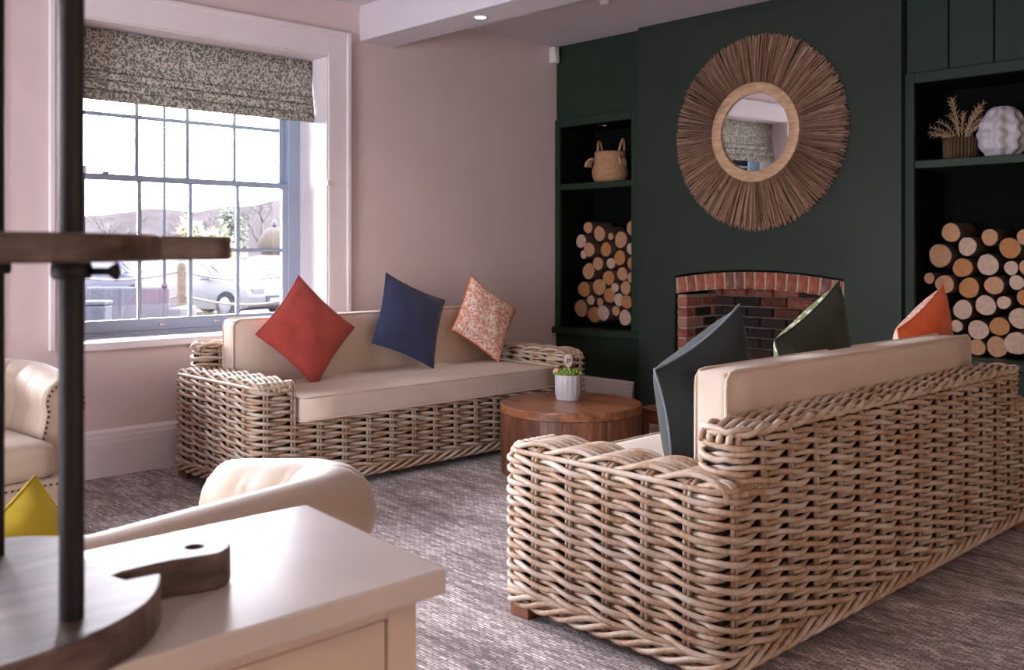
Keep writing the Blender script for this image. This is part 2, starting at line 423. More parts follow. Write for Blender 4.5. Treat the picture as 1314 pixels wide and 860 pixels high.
# skirting boards: a plinth and a moulded cap
def skirting(name, prof, p0, p1, normal, mat):
    """profile (out, z) pulled along p0->p1"""
    V = []; n = len(prof)
    for p in (p0, p1):
        for d, z in prof: V.append((p[0]+normal[0]*d, p[1]+normal[1]*d, z))
    Fc = [(i, (i+1) % n, n+(i+1) % n, n+i) for i in range(n)] + [tuple(range(n)), tuple(range(2*n-1, n-1, -1))]
    o = mesh(name, (V, Fc), mat); bm = bmesh.new(); bm.from_mesh(o.data); bmesh.ops.recalc_face_normals(bm, faces=bm.faces[:]); bm.to_mesh(o.data); bm.free()
    o['kind'] = 'structure'; return o
SK = [(0, 0), (.028, 0), (.028, .195), (.024, .2), (.024, .225), (.017, .231), (.017, .252), (.010, .262), (.006, .268), (0, .27)]
skirting('baseboard_window_side', SK, (XB, YW, 0), (XG, YW, 0), (0, -1), M['white'])
skirting('baseboard_alcove', SK, (XG-.001, 4.79, 0), (XG-.001, YW-.03, 0), (-1, 0), M['white'])
skirting('baseboard_left', SK, (XB, YB, 0), (XB, YW, 0), (1, 0), M['white'])
skirting('baseboard_behind', SK, (XB, YB, 0), (5.93, YB, 0), (0, 1), M['white'])

# ------------------------------------------------------------------ sash windows
def sash_window(name, a0, a1, z0, z1, to_world, label=None):
    """built in (a, d, z): a along the wall, d the depth from the room face outwards; to_world maps it"""
    w = thing(name, None, None, kind='structure')
    def part(nm, lo, hi, mat, parent=w, bev=.004):
        v, f = box(lo, hi, bev, 1); v = [to_world(*p) for p in v]; return mesh(nm, (v, f), mat, parent)
    # architrave with a raised outer bead, on the room side
    part('architrave', (a0-.165, -.030, z0-.02), (a0, 0, z1+.165), M['white'])
    part('architrave', (a1, -.030, z0-.02), (a1+.165, 0, z1+.165), M['white'])
    part('architrave', (a0, -.030, z1), (a1, 0, z1+.165), M['white'])
    for lo, hi in (((a0-.178, -.046, z0-.02), (a0-.140, -.028, z1+.178)), ((a1+.140, -.046, z0-.02), (a1+.178, -.028, z1+.178)), ((a0-.140, -.046, z1+.140), (a1+.140, -.028, z1+.178))):
        part('architrave_bead', lo, hi, M['white'], bev=.008)
    # lining boards of the reveal
    part('reveal_lining', (a0, -.02, z0), (a0+.012, .315, z1), M['white'])
    part('reveal_lining', (a1-.012, -.02, z0), (a1, .315, z1), M['white'])
    part('reveal_lining', (a0+.012, -.02, z1-.012), (a1-.012, .315, z1), M['white'])
    part('window_sill', (a0-.03, -.05, z0-.035), (a1+.03, 0, z0+.012), M['white'], bev=.008); part('window_sill', (a0+.012, -.004, z0+.001), (a1-.012, .315, z0+.012), M['white'], bev=.001)
    # box frame
    fw = .105
    part('sash_frame', (a0+.012, .315, z0), (a0+fw, .40, z1), M['sash'])
    part('sash_frame', (a1-fw, .315, z0), (a1-.012, .40, z1), M['sash'])
    part('sash_frame', (a0+fw, .315, z1-.07), (a1-fw, .40, z1), M['sash'])
    part('sash_frame', (a0+fw, .315, z0), (a1-fw, .40, z0+.035), M['sash'])
    zm = (z0+z1)/2+.055
    b0, b1 = a0+fw, a1-fw
    def leaf(nm, d0, d1, y0, y1, rb, rt):
        s = part(nm, (b0, d0, y0), (b1, d1, y0+rb), M['sash'])
        part('stile', (b0, d0, y0+rb), (b0+.045, d1, y1-rt), M['sash'], s)
        part('stile', (b1-.045, d0, y0+rb), (b1, d1, y1-rt), M['sash'], s)
        part('meeting_rail' if rt < .05 else 'rail', (b0, d0, y1-rt), (b1, d1, y1), M['sash'], s)
        ia0, ia1, iz0, iz1 = b0+.045, b1-.045, y0+rb, y1-rt
        for k in range(1, 4):
            x = ia0+(ia1-ia0)*k/4; part('glazing_bar', (x-.012, d0+.006, iz0), (x+.012, d1-.006, iz1), M['sash'], s)
        zc = (iz0+iz1)/2; part('glazing_bar', (ia0, d0+.004, zc-.012), (ia1, d1-.004, zc+.012), M['sash'], s)
        for k in range(4):
            for j in range(2):
                xa = ia0+(ia1-ia0)*k/4; xb = ia0+(ia1-ia0)*(k+1)/4; za, zb = (iz0, zc) if j == 0 else (zc, iz1)
                dm = (d0+d1)/2
                part('pane', (xa, dm-.002, za), (xb, dm+.002, zb), M['pane'], s, 0)
        return s
    leaf('sash', .318, .356, z0+.035, zm+.018, .075, .036)
    leaf('sash', .360, .396, zm-.018, z1-.07, .036, .05)
    for t in (.36, .62):
        p = part('sash_lift', (b0+(b1-b0)*t-.02, .300, z0+.062), (b0+(b1-b0)*t+.02, .318, z0+.08), M['steel'], bev=.004)
    part('sash_fastener', (b0+(b1-b0)*.12-.02, .325, zm+.018), (b0+(b1-b0)*.12+.02, .36, zm+.034), M['steel'])
    return w
w1 = sash_window('window_1', W1[0], W1[1], W1[2], W1[3], lambda a, d, z: (a, YW+d, z))
w2 = sash_window('window_2', W2[0], W2[1], W2[2], W2[3], lambda a, d, z: (a, YW+d, z))
w3s = [sash_window('window_%d' % (3+k), *w, lambda a, d, z: (XB-d, a, z)) for k, w in enumerate(W3)]
w1['label'] = 'tall blue-grey sash window of small panes in a deep white reveal'
w2['label'] = 'second sash window further along the window wall, out of frame'
for w3, k in zip(w3s, ('nearer the camera', 'nearer the window wall')): w3['label'] = 'sash window added for light in the left-hand wall, %s, out of frame' % k
# small white catches on the reveal edges
for x in (2.062, 3.676):
    o = mesh('shutter_catch', box((x-.012, YW-.05, 1.735), (x+.012, YW-.028, 1.775), .004), M['white'], w1)

# roman blind: flat cloth above, stacked folds below, pulled along X
def roman_blind(x0, x1):
    t = thing('roman_blind', 'grey-green roman blind with pale coral print, folded half up at the sash window', 'blind', ((x0+x1)/2, YW+.155, 2.18))
    y = YW+.155
    def cloth(prof, nm, th=.006):
        n = 24; V = []; m = len(prof)
        for i in range(n+1):
            x = x0+(x1-x0)*i/n
            for (d, z) in prof: V.append((x, y+d, z))
        Fc = [(i*m+k, (i+1)*m+k, (i+1)*m+k+1, i*m+k+1) for i in range(n) for k in range(m-1)]
        o = mesh(nm, (V, Fc), M['blind'], t, smooth=True, auto=50)
        s = o.modifiers.new('thickness', 'SOLIDIFY'); s.thickness = th; return o
    cloth([(0, 2.600), (0, 2.52), (.004, 2.44), (-.004, 2.372), (-.012, 2.358), (.010, 2.350)], 'cloth_panel')
    cloth([(-.002, 2.356), (-.014, 2.338), (-.017, 2.318), (-.020, 2.308), (.006, 2.300)], 'cloth_fold')
    cloth([(-.010, 2.306), (-.023, 2.285), (-.027, 2.258), (-.030, 2.246), (.004, 2.238)], 'cloth_fold')
    cloth([(-.016, 2.244), (-.031, 2.222), (-.036, 2.196), (-.028, 2.180), (-.006, 2.184), (0, 2.22)], 'cloth_fold')
    mesh('head_rail', box((x0, y+.006, 2.575), (x1, y+.04, 2.606), .004), M['white'], t)
roman_blind(2.07, 3.665)

# ------------------------------------------------------------------ chimney breast with an arched brick fireplace
XC = 5.895; CY0, CY1 = 2.645, 4.705
FY0, FY1 = 3.02, 4.363
def arch_z(y, base=1.108, rise=.052):
    u = (y-(FY0+FY1)/2)/((FY1-FY0)/2); return base+rise*(1-u*u)
def chimney():
    V = []; Fc = []
    def quad(*p): n = len(V); V.extend(p); Fc.append((n, n+1, n+2, n+3))
    K = 28
    for xx in (XC, XC+.06):
        quad((xx, CY0, 0), (xx, FY0, 0), (xx, FY0, ZC), (xx, CY0, ZC)); quad((xx, FY1, 0), (xx, CY1, 0), (xx, CY1, ZC), (xx, FY1, ZC))
        for k in range(K):
            a = FY0+(FY1-FY0)*k/K; b = FY0+(FY1-FY0)*(k+1)/K
            quad((xx, a, arch_z(a)), (xx, b, arch_z(b)), (xx, b, ZC), (xx, a, ZC))
    for k in range(K):
        a = FY0+(FY1-FY0)*k/K; b = FY0+(FY1-FY0)*(k+1)/K
        quad((XC, a, arch_z(a)), (XC, b, arch_z(b)), (XC+.06, b, arch_z(b)), (XC+.06, a, arch_z(a)))
    for y in (FY0, FY1): quad((XC, y, 0), (XC, y, arch_z(y)), (XC+.06, y, arch_z(y)), (XC+.06, y, 0))
    for y in (CY0, CY1): quad((XC, y, 0), (XC, y, ZC), (6.42, y, ZC), (6.42, y, 0))
    bm = bmesh.new(); vs = [bm.verts.new(p) for p in V]
    for f in Fc: bm.faces.new([vs[i] for i in f])
    bmesh.ops.remove_doubles(bm, verts=bm.verts[:], dist=1e-5); bmesh.ops.recalc_face_normals(bm, faces=bm.faces[:])
    struct('wall_chimney_breast', from_bm(bm), M['green'])
chimney()

def brick_vf(sx, sy, sz, seed=0):
    r = random.Random(seed); v, f = box((-sx/2, -sy/2, -sz/2), (sx/2, sy/2, sz/2), min(sx, sy, sz)*.12, 1)
    v = [tuple(c+r.uniform(-.0022, .0022) for c in p) for p in v]; return v, f
BR = {}
def brick(parent, c, size, mat, rot=(0, 0, 0)):
    key = (tuple(round(s, 3) for s in size), mat, random.randrange(3))
    if key not in BR:
        v, f = brick_vf(*size, seed=hash(key) % 999); me = bpy.data.meshes.new('brick'); me.from_pydata(v, [], f); me.materials.append(M[mat]); BR[key] = me
    o = link(bpy.data.objects.new('brick', BR[key])); o.parent = parent; o.location = Vector(c)-ORG[parent.name]; o.rotation_euler = rot; return o
def fireplace():
    t = thing('fireplace', 'arched red brick fireplace opening with a sooty brick back in the green chimney breast', 'fireplace', (6.1, (FY0+FY1)/2, 0))
    XF = XC+.012; XK = 6.32; G = .012; H = .065
    # mortar beds, recessed behind the brick faces
    mesh('mortar', box((XF+.008, FY1-.100+.006, 0), (XK, FY1-.018, arch_z(FY1)-.14)), M['mortar'], t)
    mesh('mortar', box((XF+.008, FY0+.018, 0), (XK, FY0+.100-.006, arch_z(FY0)-.14)), M['mortar'], t)
    mesh('back_mortar', box((XK+.006, FY0, 0), (XK+.06, FY1, 1.25)), M['sootmortar'], t)
    mesh('hearth_slab', box((XC-.32, FY0-.15, .0), (XK, FY1+.15, .035), .006), M['mortar'], t)
    mesh('flue_throat', box((XF+.26, FY0, 1.12), (XK, FY1, 1.25)), M['core'], t)  # throat coloured dark for the shadow under the arch
    # soldier arch
    K = 16; pitch = (FY1-FY0-.03)/K
    poly = [(FY0+(FY1-FY0)*k/20, arch_z(FY0+(FY1-FY0)*k/20)) for k in range(21)]
    mv = [(y, z-.016) for y, z in poly]+[(y, z-.132) for y, z in reversed(poly)]
    mesh('arch_mortar', prism(mv, XF+.008, XF+.115, 'x'), M['mortar'], t)
    for k in range(K):
        y = FY0+.015+pitch*(k+.5); sl = (arch_z(y+.01)-arch_z(y-.01))/.02
        brick(t, (XF+.055, y, arch_z(y)-.074), (.11, pitch-G, .116), 'brick', (math.atan(sl), 0, 0))
    # jambs: headers and stretchers by turns
    z = .035; r = 0
    while z+H < 1.22:
        for side, (yo, yi) in ((1, (FY1-.014, FY1-.1)), (-1, (FY0+.014, FY0+.1))) if z+H < 1.0 else ():
            yc = (yo+yi)/2
            if r % 2 == 0: cuts = [(XF, XF+.1), (XF+.112, XF+.315), (XF+.327, XK)]
            else: cuts = [(XF, XF+.205), (XF+.217, XK)]
            for q, (a, b) in enumerate(cuts): brick(t, ((a+b)/2, yc, z+H/2), (b-a, .086, H), 'brick' if q == 0 or (r+q) % 4 == 0 else 'sootbrick')
        # back wall
        y = FY0+.1-(.11 if r % 2 else 0)
        while y < FY1-.1:
            a = max(y, FY0+.1); b = min(y+.205, FY1-.1)
            if b-a > .03: brick(t, (XK-.02, (a+b)/2, z+H/2), (.06, b-a, H), 'sootbrick' if (r < 10 or random.random() < .45) else 'brick')
            y += .217
        z += H+G; r += 1
fireplace()

# ------------------------------------------------------------------ green built-in alcoves either side of the chimney breast
def alcove(name, y0, y1, oy0, oy1, boards, label):
    """face at XG between y0..y1; the opening oy0..oy1"""
    w = thing(name, label, None, (6.2, (y0+y1)/2, 0), kind='structure')
    zt, zs, zl = 2.325, 1.85, .655
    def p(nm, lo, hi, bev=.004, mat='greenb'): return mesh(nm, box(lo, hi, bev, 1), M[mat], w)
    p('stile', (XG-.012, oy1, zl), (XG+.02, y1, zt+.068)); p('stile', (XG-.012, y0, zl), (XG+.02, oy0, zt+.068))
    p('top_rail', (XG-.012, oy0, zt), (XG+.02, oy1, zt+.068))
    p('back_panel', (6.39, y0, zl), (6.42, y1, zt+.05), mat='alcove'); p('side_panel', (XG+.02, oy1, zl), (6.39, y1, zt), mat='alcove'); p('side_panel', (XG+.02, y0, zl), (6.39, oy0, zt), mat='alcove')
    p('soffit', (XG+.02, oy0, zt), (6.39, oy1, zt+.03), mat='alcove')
    p('shelf', (XG-.004, oy0, zs-.05), (6.39, oy1, zs))
    p('ledge', (XG-.055, y0, zl-.052), (6.39, min(y1, 5.637), zl), .006)
    # upper boarding
    ys = sorted({y0, y1, *[y1-.261*k for k in range(boards) if y1-.261*k > y0+.05]})
    for a, b in zip(ys, ys[1:]): p('board', (XG+.006, a+.004, zt+.068), (XG+.03, b-.004, ZC), .004)
    p('board_backing', (XG+.03, y0, zt+.06), (XG+.045, y1, ZC), 0)
    for a, b in zip(ys, ys[1:]): p('board', (XG, a+.003, 0), (XG+.03, b-.003, zl-.052), .004)
    p('board_backing', (XG+.03, y0, 0), (XG+.045, y1, zl-.052), 0)
    lt = mesh('recessed_light', lathe([(.038, 0), (.042, -.006), (.030, -.008), (.026, .004)], 20, (6.06, (oy0+oy1)/2, zt)), M['steel'], w)
    mesh('lens', lathe([(.026, -.002), (.024, -.003)], 16, (6.06, (oy0+oy1)/2, zt)), M['lampoff'], lt)
    return w
alcove('wall_alcove_left', 4.705, 5.637, 4.815, 5.585, 1, 'dark green shelved alcove between the window wall and the chimney breast')
alcove('wall_alcove_right', .95, 2.645, 1.02, 2.585, 7, 'dark green shelved alcove right of the chimney breast')

# ------------------------------------------------------------------ rattan sofas (built once in their own frame, then copied)
# frame: x along the length 0..SL, y from the back 0 to the front SD, z up
SL, SD, AW = 2.56, .96, .275
ZB, ZS, ZA, ZBK = .05, .385, .632, .775
RP = .0375                                       # row pitch
RR, RS = .0100, .0072                            # rod and stake radius
AMP = .0165
INS = AMP+RR                                     # how far the weave's mid-plane lies inside the outline
def round_path(pts, r, closed, step=.02):
    """2-d polyline with rounded corners, resampled evenly: points, outward normals (right of travel), arc length"""
    P = [np.array(p, float) for p in pts]; out = []; n = len(P)
    for i in range(n):
        if not closed and i in (0, n-1): out.append(P[i]); continue
        a, b, c = P[i-1], P[i], P[(i+1) % n]
        u = (a-b)/np.linalg.norm(a-b); w = (c-b)/np.linalg.norm(c-b)
        s, e = b+u*r, b+w*r
        for k in range(7):
            q = k/6; out.append((1-q)**2*s+2*q*(1-q)*(b*.6+(s+e)/2*.4)+q*q*e)
    out = np.array(out)
    if closed: out = np.vstack([out, out[:1]])
    d = np.r_[0, np.cumsum(np.linalg.norm(np.diff(out, axis=0), axis=1))]
    return out, d
def sample(out, d, s):
    x = np.interp(s, d, out[:, 0]); y = np.interp(s, d, out[:, 1])
    e = 1e-3
    tx = np.interp(s+e, d, out[:, 0])-np.interp(s-e, d, out[:, 0]); ty = np.interp(s+e, d, out[:, 1])-np.interp(s-e, d, out[:, 1])
    l = np.hypot(tx, ty)+1e-12; return x, y, ty/l, -tx/l
PITCH = None
def twine(root, out, d, closed, z, s0, name='rattan_rod', s_lo=None, s_hi=None):
    """two rods twisted round each other, one passing before and one behind every stake; stakes lie at s0+(k+.5)*PITCH"""
    a = 0 if s_lo is None else s_lo; b = d[-1] if s_hi is None else s_hi
    n = int((b-a)/PITCH*8); s = np.linspace(a, b, n, endpoint=not closed)
    x, y, nx, ny = sample(out, d, np.clip(s, 2e-3, d[-1]-2e-3) if closed else s)
    for ph in (0, 1):
        th = PI*((s-s0)/PITCH-.5)+PI*ph
        amp = AMP*(1+.10*np.sin(s*3.1+z*40)); zz = z-.0098*np.sin(th)+.0025*np.sin(s*2.3+z*57+ph)
        p = np.stack([x+nx*amp*np.cos(th), y+ny*amp*np.cos(th), zz], 1)
        r = RR*(1+.10*np.sin(s*5.7+z*91+ph*2))
        mesh(name, tube(p, r, 6, closed), M['rattan'], root, smooth=True, local=True)
def line_twine(root, pts, u, s0, ref, nrm_fn, lat):
    """a row on a top face: pts sampled along the row (incl. its bent ends), u the stake parameter, lat the in-surface sideways axis"""
    for ph in (0, 1):
        th = PI*((u-s0)/PITCH-.5)+PI*ph
        p = pts+nrm_fn*(AMP*np.cos(th))[:, None]+np.asarray(lat)[None, :]*(.0098*np.sin(th))[:, None]
        mesh('rattan_rod', tube(p, RR, 6, False, ref), M['rattan'], root, smooth=True, local=True)
def bend(path, r=.04, k=6):
    """3-d polyline with rounded corners"""
    P = [np.array(p, float) for p in path]; out = [P[0]]
    for a, b, c in zip(P, P[1:], P[2:]):
        u = (a-b)/np.linalg.norm(a-b); w = (c-b)/np.linalg.norm(c-b); s, e = b+u*r, b+w*r
        for q in np.linspace(0, 1, k): out.append((1-q)**2*s+2*q*(1-q)*(b*.7+(s+e)/2*.3)+q*q*e)
    out.append(P[-1]); return np.array(out)
def rounded_cushion(lo, hi, r, puff_axis, puff):
    bm = bmesh.new(); bmesh.ops.create_cube(bm, size=1)
    lo = np.array(lo); hi = np.array(hi); sz = hi-lo; c = (lo+hi)/2
    bmesh.ops.subdivide_edges(bm, edges=bm.edges[:], cuts=9, use_grid_fill=True)
    for v in bm.verts:
        q = np.array(v.co)*sz; h = sz/2
        inner = np.clip(q, -(h-r), h-r); dlt = q-inner; l = np.linalg.norm(dlt)
        if l > 1e-9: q = inner+dlt/l*r if np.count_nonzero(np.abs(dlt) > 1e-6) > 1 else q
        o1, o2 = [i for i in range(3) if i != puff_axis]
        w = (1-(q[o1]/h[o1])**2)*(1-(q[o2]/h[o2])**2)
        q[puff_axis] += math.copysign(puff*max(w, 0)**.5, q[puff_axis]) if abs(q[puff_axis]) > h[puff_axis]*.6 else 0
        v.co = Vector(q+c)
    bmesh.ops.recalc_face_normals(bm, faces=bm.faces[:]); return from_bm(bm)
def rim_path(lo, hi, axis, level, inset, r=.03):
    o = [i for i in range(3) if i != axis]
    a0, a1, b0, b1 = lo[o[0]]+inset, hi[o[0]]-inset, lo[o[1]]+inset, hi[o[1]]-inset
    out, d = round_path([(a0, b0), (a1, b0), (a1, b1), (a0, b1)], r, True)
    s = np.linspace(0, d[-1], 160, endpoint=False); x, y, _, _ = sample(out, d, s)
    P = np.zeros((160, 3)); P[:, o[0]] = x; P[:, o[1]] = y; P[:, axis] = level; return P

def rattan_sofa():
    global PITCH
    t = thing('rattan_sofa', '', 'sofa')
    i = INS; x0, x1, y0, y1 = i, SL-i, i, SD-i
    loop, ld = round_path([(x0, y0), (x1, y0), (x1, y1), (x0, y1)], .045, True)
    NST = 42; PITCH = ld[-1]/NST
    # stake places around the outline; s=0 lies on the back near the first corner
    S0 = 0.
    stakes = [(k+.5)*PITCH for k in range(NST)]
    # added dark boxes standing for the shade inside the hollow body
    g = .052
    lin = mesh('shade_fill', box((g, g, .07), (SL-g, SD-g, ZS-.02)), M['core'], t, local=True)
    for a, b in ((g, AW-g), (SL-AW+g, SL-g)): mesh('arm_shade_fill', box((a, g, ZS-.02), (b, SD-g, ZA-.045)), M['core'], t, local=True)
    mesh('back_shade_fill', box((.09+g, g, ZS-.02), (SL-.09-g, .19-g*.5, ZBK-.045)), M['core'], t, local=True)
    # rows right round the base
    z = .112; rows = []
    while z < ZS: rows.append(z); z += RP
    for z in rows: twine(t, loop, ld, True, z, S0)
    # rows round the arms and the back above the seat
    ax = AW-i; up = [(ax, .20), (ax, y1), (x0, y1), (x0, y0), (x1, y0), (x1, y1), (SL-ax, y1), (SL-ax, .20)]
    path, pd = round_path(up, .045, False)
    mid = pd[-1]/2                                # middle of the back
    # arc length on the loop at the middle of the back
    lm = np.linspace(0, ld[-1], 4000); lx, ly, _, _ = sample(loop, ld, lm)
    on_back = ly < y0+.002; sm = lm[on_back][np.argmin(abs(lx[on_back]-SL/2))]
    off = mid-sm
    z = rows[-1]+RP; up_rows = []
    while z < ZA-.045: up_rows.append(z); z += RP
    for z in up_rows: twine(t, path, pd, False, z, S0+off)
    # raised back
    bx0, bx1, by1 = .09+i, SL-.09-i, .205-i
    bl, bd = round_path([(bx0, y0), (bx1, y0), (bx1, by1), (bx0, by1)], .05, True)
    lm = np.linspace(0, bd[-1], 4000); lx, ly, _, _ = sample(bl, bd, lm); ob = ly < y0+.002
    boff = lm[ob][np.argmin(abs(lx[ob]-SL/2))]-sm
    z = up_rows[-1]+RP; top_rows = []
    while z < ZBK-.038: top_rows.append(z); z += RP
    for z in top_rows: twine(t, bl, bd, True, z, S0+boff)
    # arm tops: rods run front to back and bend down over both ends
    zt = ZA-i
    lm = np.linspace(0, ld[-1], 6000); lx, ly, _, _ = sample(loop, ld, lm)
    right = lx > x1-.002; left = lx < x0+.002; on_back = ly < y0+.002
    def stake_u(side): m = right if side else left; yy = ly[m]; ss = lm[m]; o = np.argsort(yy); return yy[o], ss[o]
    nrow = 6
    for side in (0, 1):
        yy, ss = stake_u(side)
        for k in range(nrow):
            x = .058+(AW-.116)*k/(nrow-1); x = SL-x if side else x
            yb = y0+.005
            P = bend([(x, yb-.004, zt-.045), (x, yb, zt), (x, y1, zt), (x, y1+.004, zt-.045)], .035)
            dd = np.r_[0, np.cumsum(np.linalg.norm(np.diff(P, axis=0), axis=1))]; q = np.linspace(0, dd[-1], 56)
            P = np.stack([np.interp(q, dd, P[:, c]) for c in range(3)], 1)
            T = np.gradient(P, axis=0); T /= np.linalg.norm(T, axis=1)[:, None]
            nrm = np.stack([0*q, -T[:, 2], T[:, 1]], 1)
            u = np.interp(P[:, 1], yy, ss)
            line_twine(t, P, u, S0, (1, 0, 0), nrm, (1, 0, 0))
    # back top: rods run along the length
    zt2 = ZBK-i; xs_ = lx[on_back]; so_ = lm[on_back]; o = np.argsort(xs_)
    for k in range(4):
        y = .052+.101*k/3
        P = bend([(bx0-.002, y, zt2-.035), (bx0, y, zt2), (bx1, y, zt2), (bx1+.002, y, zt2-.035)], .03)
        dd = np.r_[0, np.cumsum(np.linalg.norm(np.diff(P, axis=0), axis=1))]; q = np.linspace(0, dd[-1], 130)
        P = np.stack([np.interp(q, dd, P[:, c]) for c in range(3)], 1)
        T = np.gradient(P, axis=0); T /= np.linalg.norm(T, axis=1)[:, None]
        nrm = np.stack([-T[:, 2], 0*q, T[:, 0]], 1)
        u = np.interp(P[:, 0], xs_[o], so_[o]); line_twine(t, P, u, S0, (0, 1, 0), nrm, (0, 1, 0))
    # paired stakes
    def stake(P, ref): mesh('rattan_stake', tube(P, RS, 6, False, ref), M['rattan'], t, smooth=True, local=True)
    for s in stakes:
        for e in (-.0085, .0085):
            x, y, nx, ny = [float(v[0]) for v in sample(loop, ld, np.array([s+e]))]
            if y < y0+.01 and .09+i+.02 < x < SL-.09-i-.02:        # back: up, over the back top and down inside
                stake(bend([(x, y, ZB), (x, y, zt2), (x, by1, zt2), (x, by1, ZA)], .04), (1, 0, 0))
            elif y > y1-.01 and AW < x < SL-AW:                    # front under the seat
                stake(bend([(x, y, ZB), (x, y, ZS-.012), (x, y-.06, ZS-.012)], .02), (1, 0, 0))
            elif (x < x0+.01 or x > x1-.01) and y0+.03 < y < y1-.03:   # arms: up, over and down inside
                xi = ax if x < 1 else SL-ax
                P = [(x, y, ZB), (x, y, zt), (xi, y, zt)] + ([(xi, y, ZS)] if y > .2 else [])
                stake(bend(P, .04), (0, 1, 0))
            else:                                                  # corner and arm-front stakes loop over the rim
                stake(bend([(x, y, ZB), (x, y, zt+.004), (x-nx*.05, y-ny*.05, zt+.004)], .025), (-ny, nx, 0))
    # rims that the stakes fold over
    for xa, xb in ((x0, ax), (SL-ax, x1)):
        out, d = round_path([(xa, y0), (xb, y0), (xb, y1), (xa, y1)], .045, True)
        s = np.linspace(0, d[-1], 90, endpoint=False); x, y, _, _ = sample(out, d, s)
        mesh('rattan_rim', tube(np.stack([x, y, 0*x+zt-.016], 1), RR, 6, True), M['rattan'], t, smooth=True, local=True)
    s = np.linspace(0, bd[-1], 160, endpoint=False); x, y, nx, ny = sample(bl, bd, np.clip(s, 2e-3, bd[-1]-2e-3))
    for ph in (0, PI):
        th = s*2*PI/.19+ph
        mesh('rattan_rim', tube(np.stack([x+nx*.010*np.cos(th), y+ny*.010*np.cos(th), zt2+.004+.010*np.sin(th)], 1), RR, 6, True), M['rattan'], t, smooth=True, local=True)
    # thick plaited border along the foot
    s = np.linspace(0, ld[-1], 300, endpoint=False); x, y, nx, ny = sample(loop, ld, np.clip(s, 2e-3, ld[-1]-2e-3))
    for ph in range(4):
        th = s*2*PI*int(ld[-1]/.34)/ld[-1]+ph*PI/2
        mesh('plaited_border', tube(np.stack([x+nx*(.012*np.cos(th)+.004), y+ny*(.012*np.cos(th)+.004), .074+.022*np.sin(th)], 1), RR*1.02, 6, True), M['rattan'], t, smooth=True, local=True)
    for fx in (.035, SL-.125):
        for fy in (.035, SD-.125): mesh('foot', box((fx, fy, 0), (fx+.09, fy+.09, .085), .005), M['footwood'], t, local=True)
    # long seat cushion and back cushion with piped edges
    lo, hi = (AW+.004, .19, ZS+.004), (SL-AW-.004, SD+.004, ZS+.140)
    c = mesh('seat_cushion', rounded_cushion(lo, hi, .022, 2, .012), M['linen'], t, smooth=True, local=True)
    for zl in (hi[2]-.004, lo[2]+.008): mesh('piping', tube(rim_path(lo, hi, 2, zl, .004), .0055, 6, True), M['piping'], c, smooth=True, local=True)
    lo, hi = (.245, .200, ZS+.13), (SL-.245, .330, .905)
    lo = (AW+.035, lo[1], lo[2]); hi = (SL-AW+.05, hi[1], hi[2])
    c = mesh('back_cushion', rounded_cushion(lo, hi, .025, 1, .012), M['linen'], t, smooth=True, local=True)
    for yl in (lo[1]+.006, hi[1]-.006): mesh('piping', tube(rim_path(lo, hi, 1, yl, .003, .035), .0055, 6, True, (0, 1, 0)), M['piping'], c, smooth=True, local=True)
    return t
sofa = rattan_sofa()
sofa.location = (2.37, 1.575, 0)
tag(sofa, 'whitewashed rattan sofa seen from behind, its woven back turned to the camera', 'sofa', 'woven rattan sofas')
sofa2 = copy_tree(sofa); sofa2.location = (2.46+SL, 5.385, 0); sofa2.rotation_euler = (0, 0, PI)
tag(sofa2, 'whitewashed rattan sofa with cream seat standing under the sash window', 'sofa', 'woven rattan sofas')

# ------------------------------------------------------------------ scatter cushions
def pillow(name, label, c, right, up, size, front, back, pipe=None, thick=.075, pinch=.075, n=18, puff=1., group='scatter cushions on the rattan sofas'):
    """square cushion; right/up span its face, right x up is the front"""
    c = np.array(c, float); r = np.array(right, float); r /= np.linalg.norm(r)
    u = np.array(up, float); u -= r*(u@r); u /= np.linalg.norm(u); nn = np.cross(r, u)
    t = thing(name, label, 'cushion', tuple(c-np.array([0, 0, size*.5])), group=group)
    h = size/2
    def surf(sgn):
        V = []
        for i in range(n+1):
            for j in range(n+1):
                a = -1+2*i/n; b = -1+2*j/n
                ex = h*a*(1-pinch*(1-b*b)); ey = h*b*(1-pinch*(1-a*a))
                w = max(0, (1-a*a)*(1-b*b)); d = thick*w**.42*puff
                d += .004*math.sin(9*a+3*b)*w+.005*math.sin(5*b-4*a+sgn)*w
                V.append(c+r*ex+u*ey+nn*sgn*d)
        Fc = []
        for i in range(n):
            for j in range(n):
                q = (i*(n+1)+j, (i+1)*(n+1)+j, (i+1)*(n+1)+j+1, i*(n+1)+j+1); Fc.append(q if sgn > 0 else q[::-1])
        return V, Fc
    mesh('front_panel', surf(1), M[front], t, smooth=True); mesh('back_panel', surf(-1), M[back], t, smooth=True)
    E = []
    for k in range(4):
        for q in range(20):
            w = -1+2*q/20; a, b = [(w, -1), (1, w), (-w, 1), (-1, -w)][k]
            E.append(c+r*h*a*(1-pinch*(1-b*b))+u*h*b*(1-pinch*(1-a*a)))
    mesh('piping', tube(E, .0042, 6, True, nn), M[pipe or back], t, smooth=True)
    return t
def tilt(roll, lean, face):
    """roll: degrees in plane; lean: degrees the top leans back; face=-1 faces -Y (right=+X), +1 faces +Y (right=-X)"""
    a = math.radians(roll); L = math.radians(lean)
    rt = np.array([1., 0, 0]) if face < 0 else np.array([-1., 0, 0])
    upv = np.array([0, math.sin(L)*(1 if face < 0 else -1), math.cos(L)])
    return rt*math.cos(a)+upv*math.sin(a), -rt*math.sin(a)+upv*math.cos(a)
r, u = tilt(45, 16, -1); pillow('scatter_cushion', 'plain brick-red scatter cushion propped on its corner below the sash window', (3.09, 4.93, .825), r, u, .475, 'red', 'red')
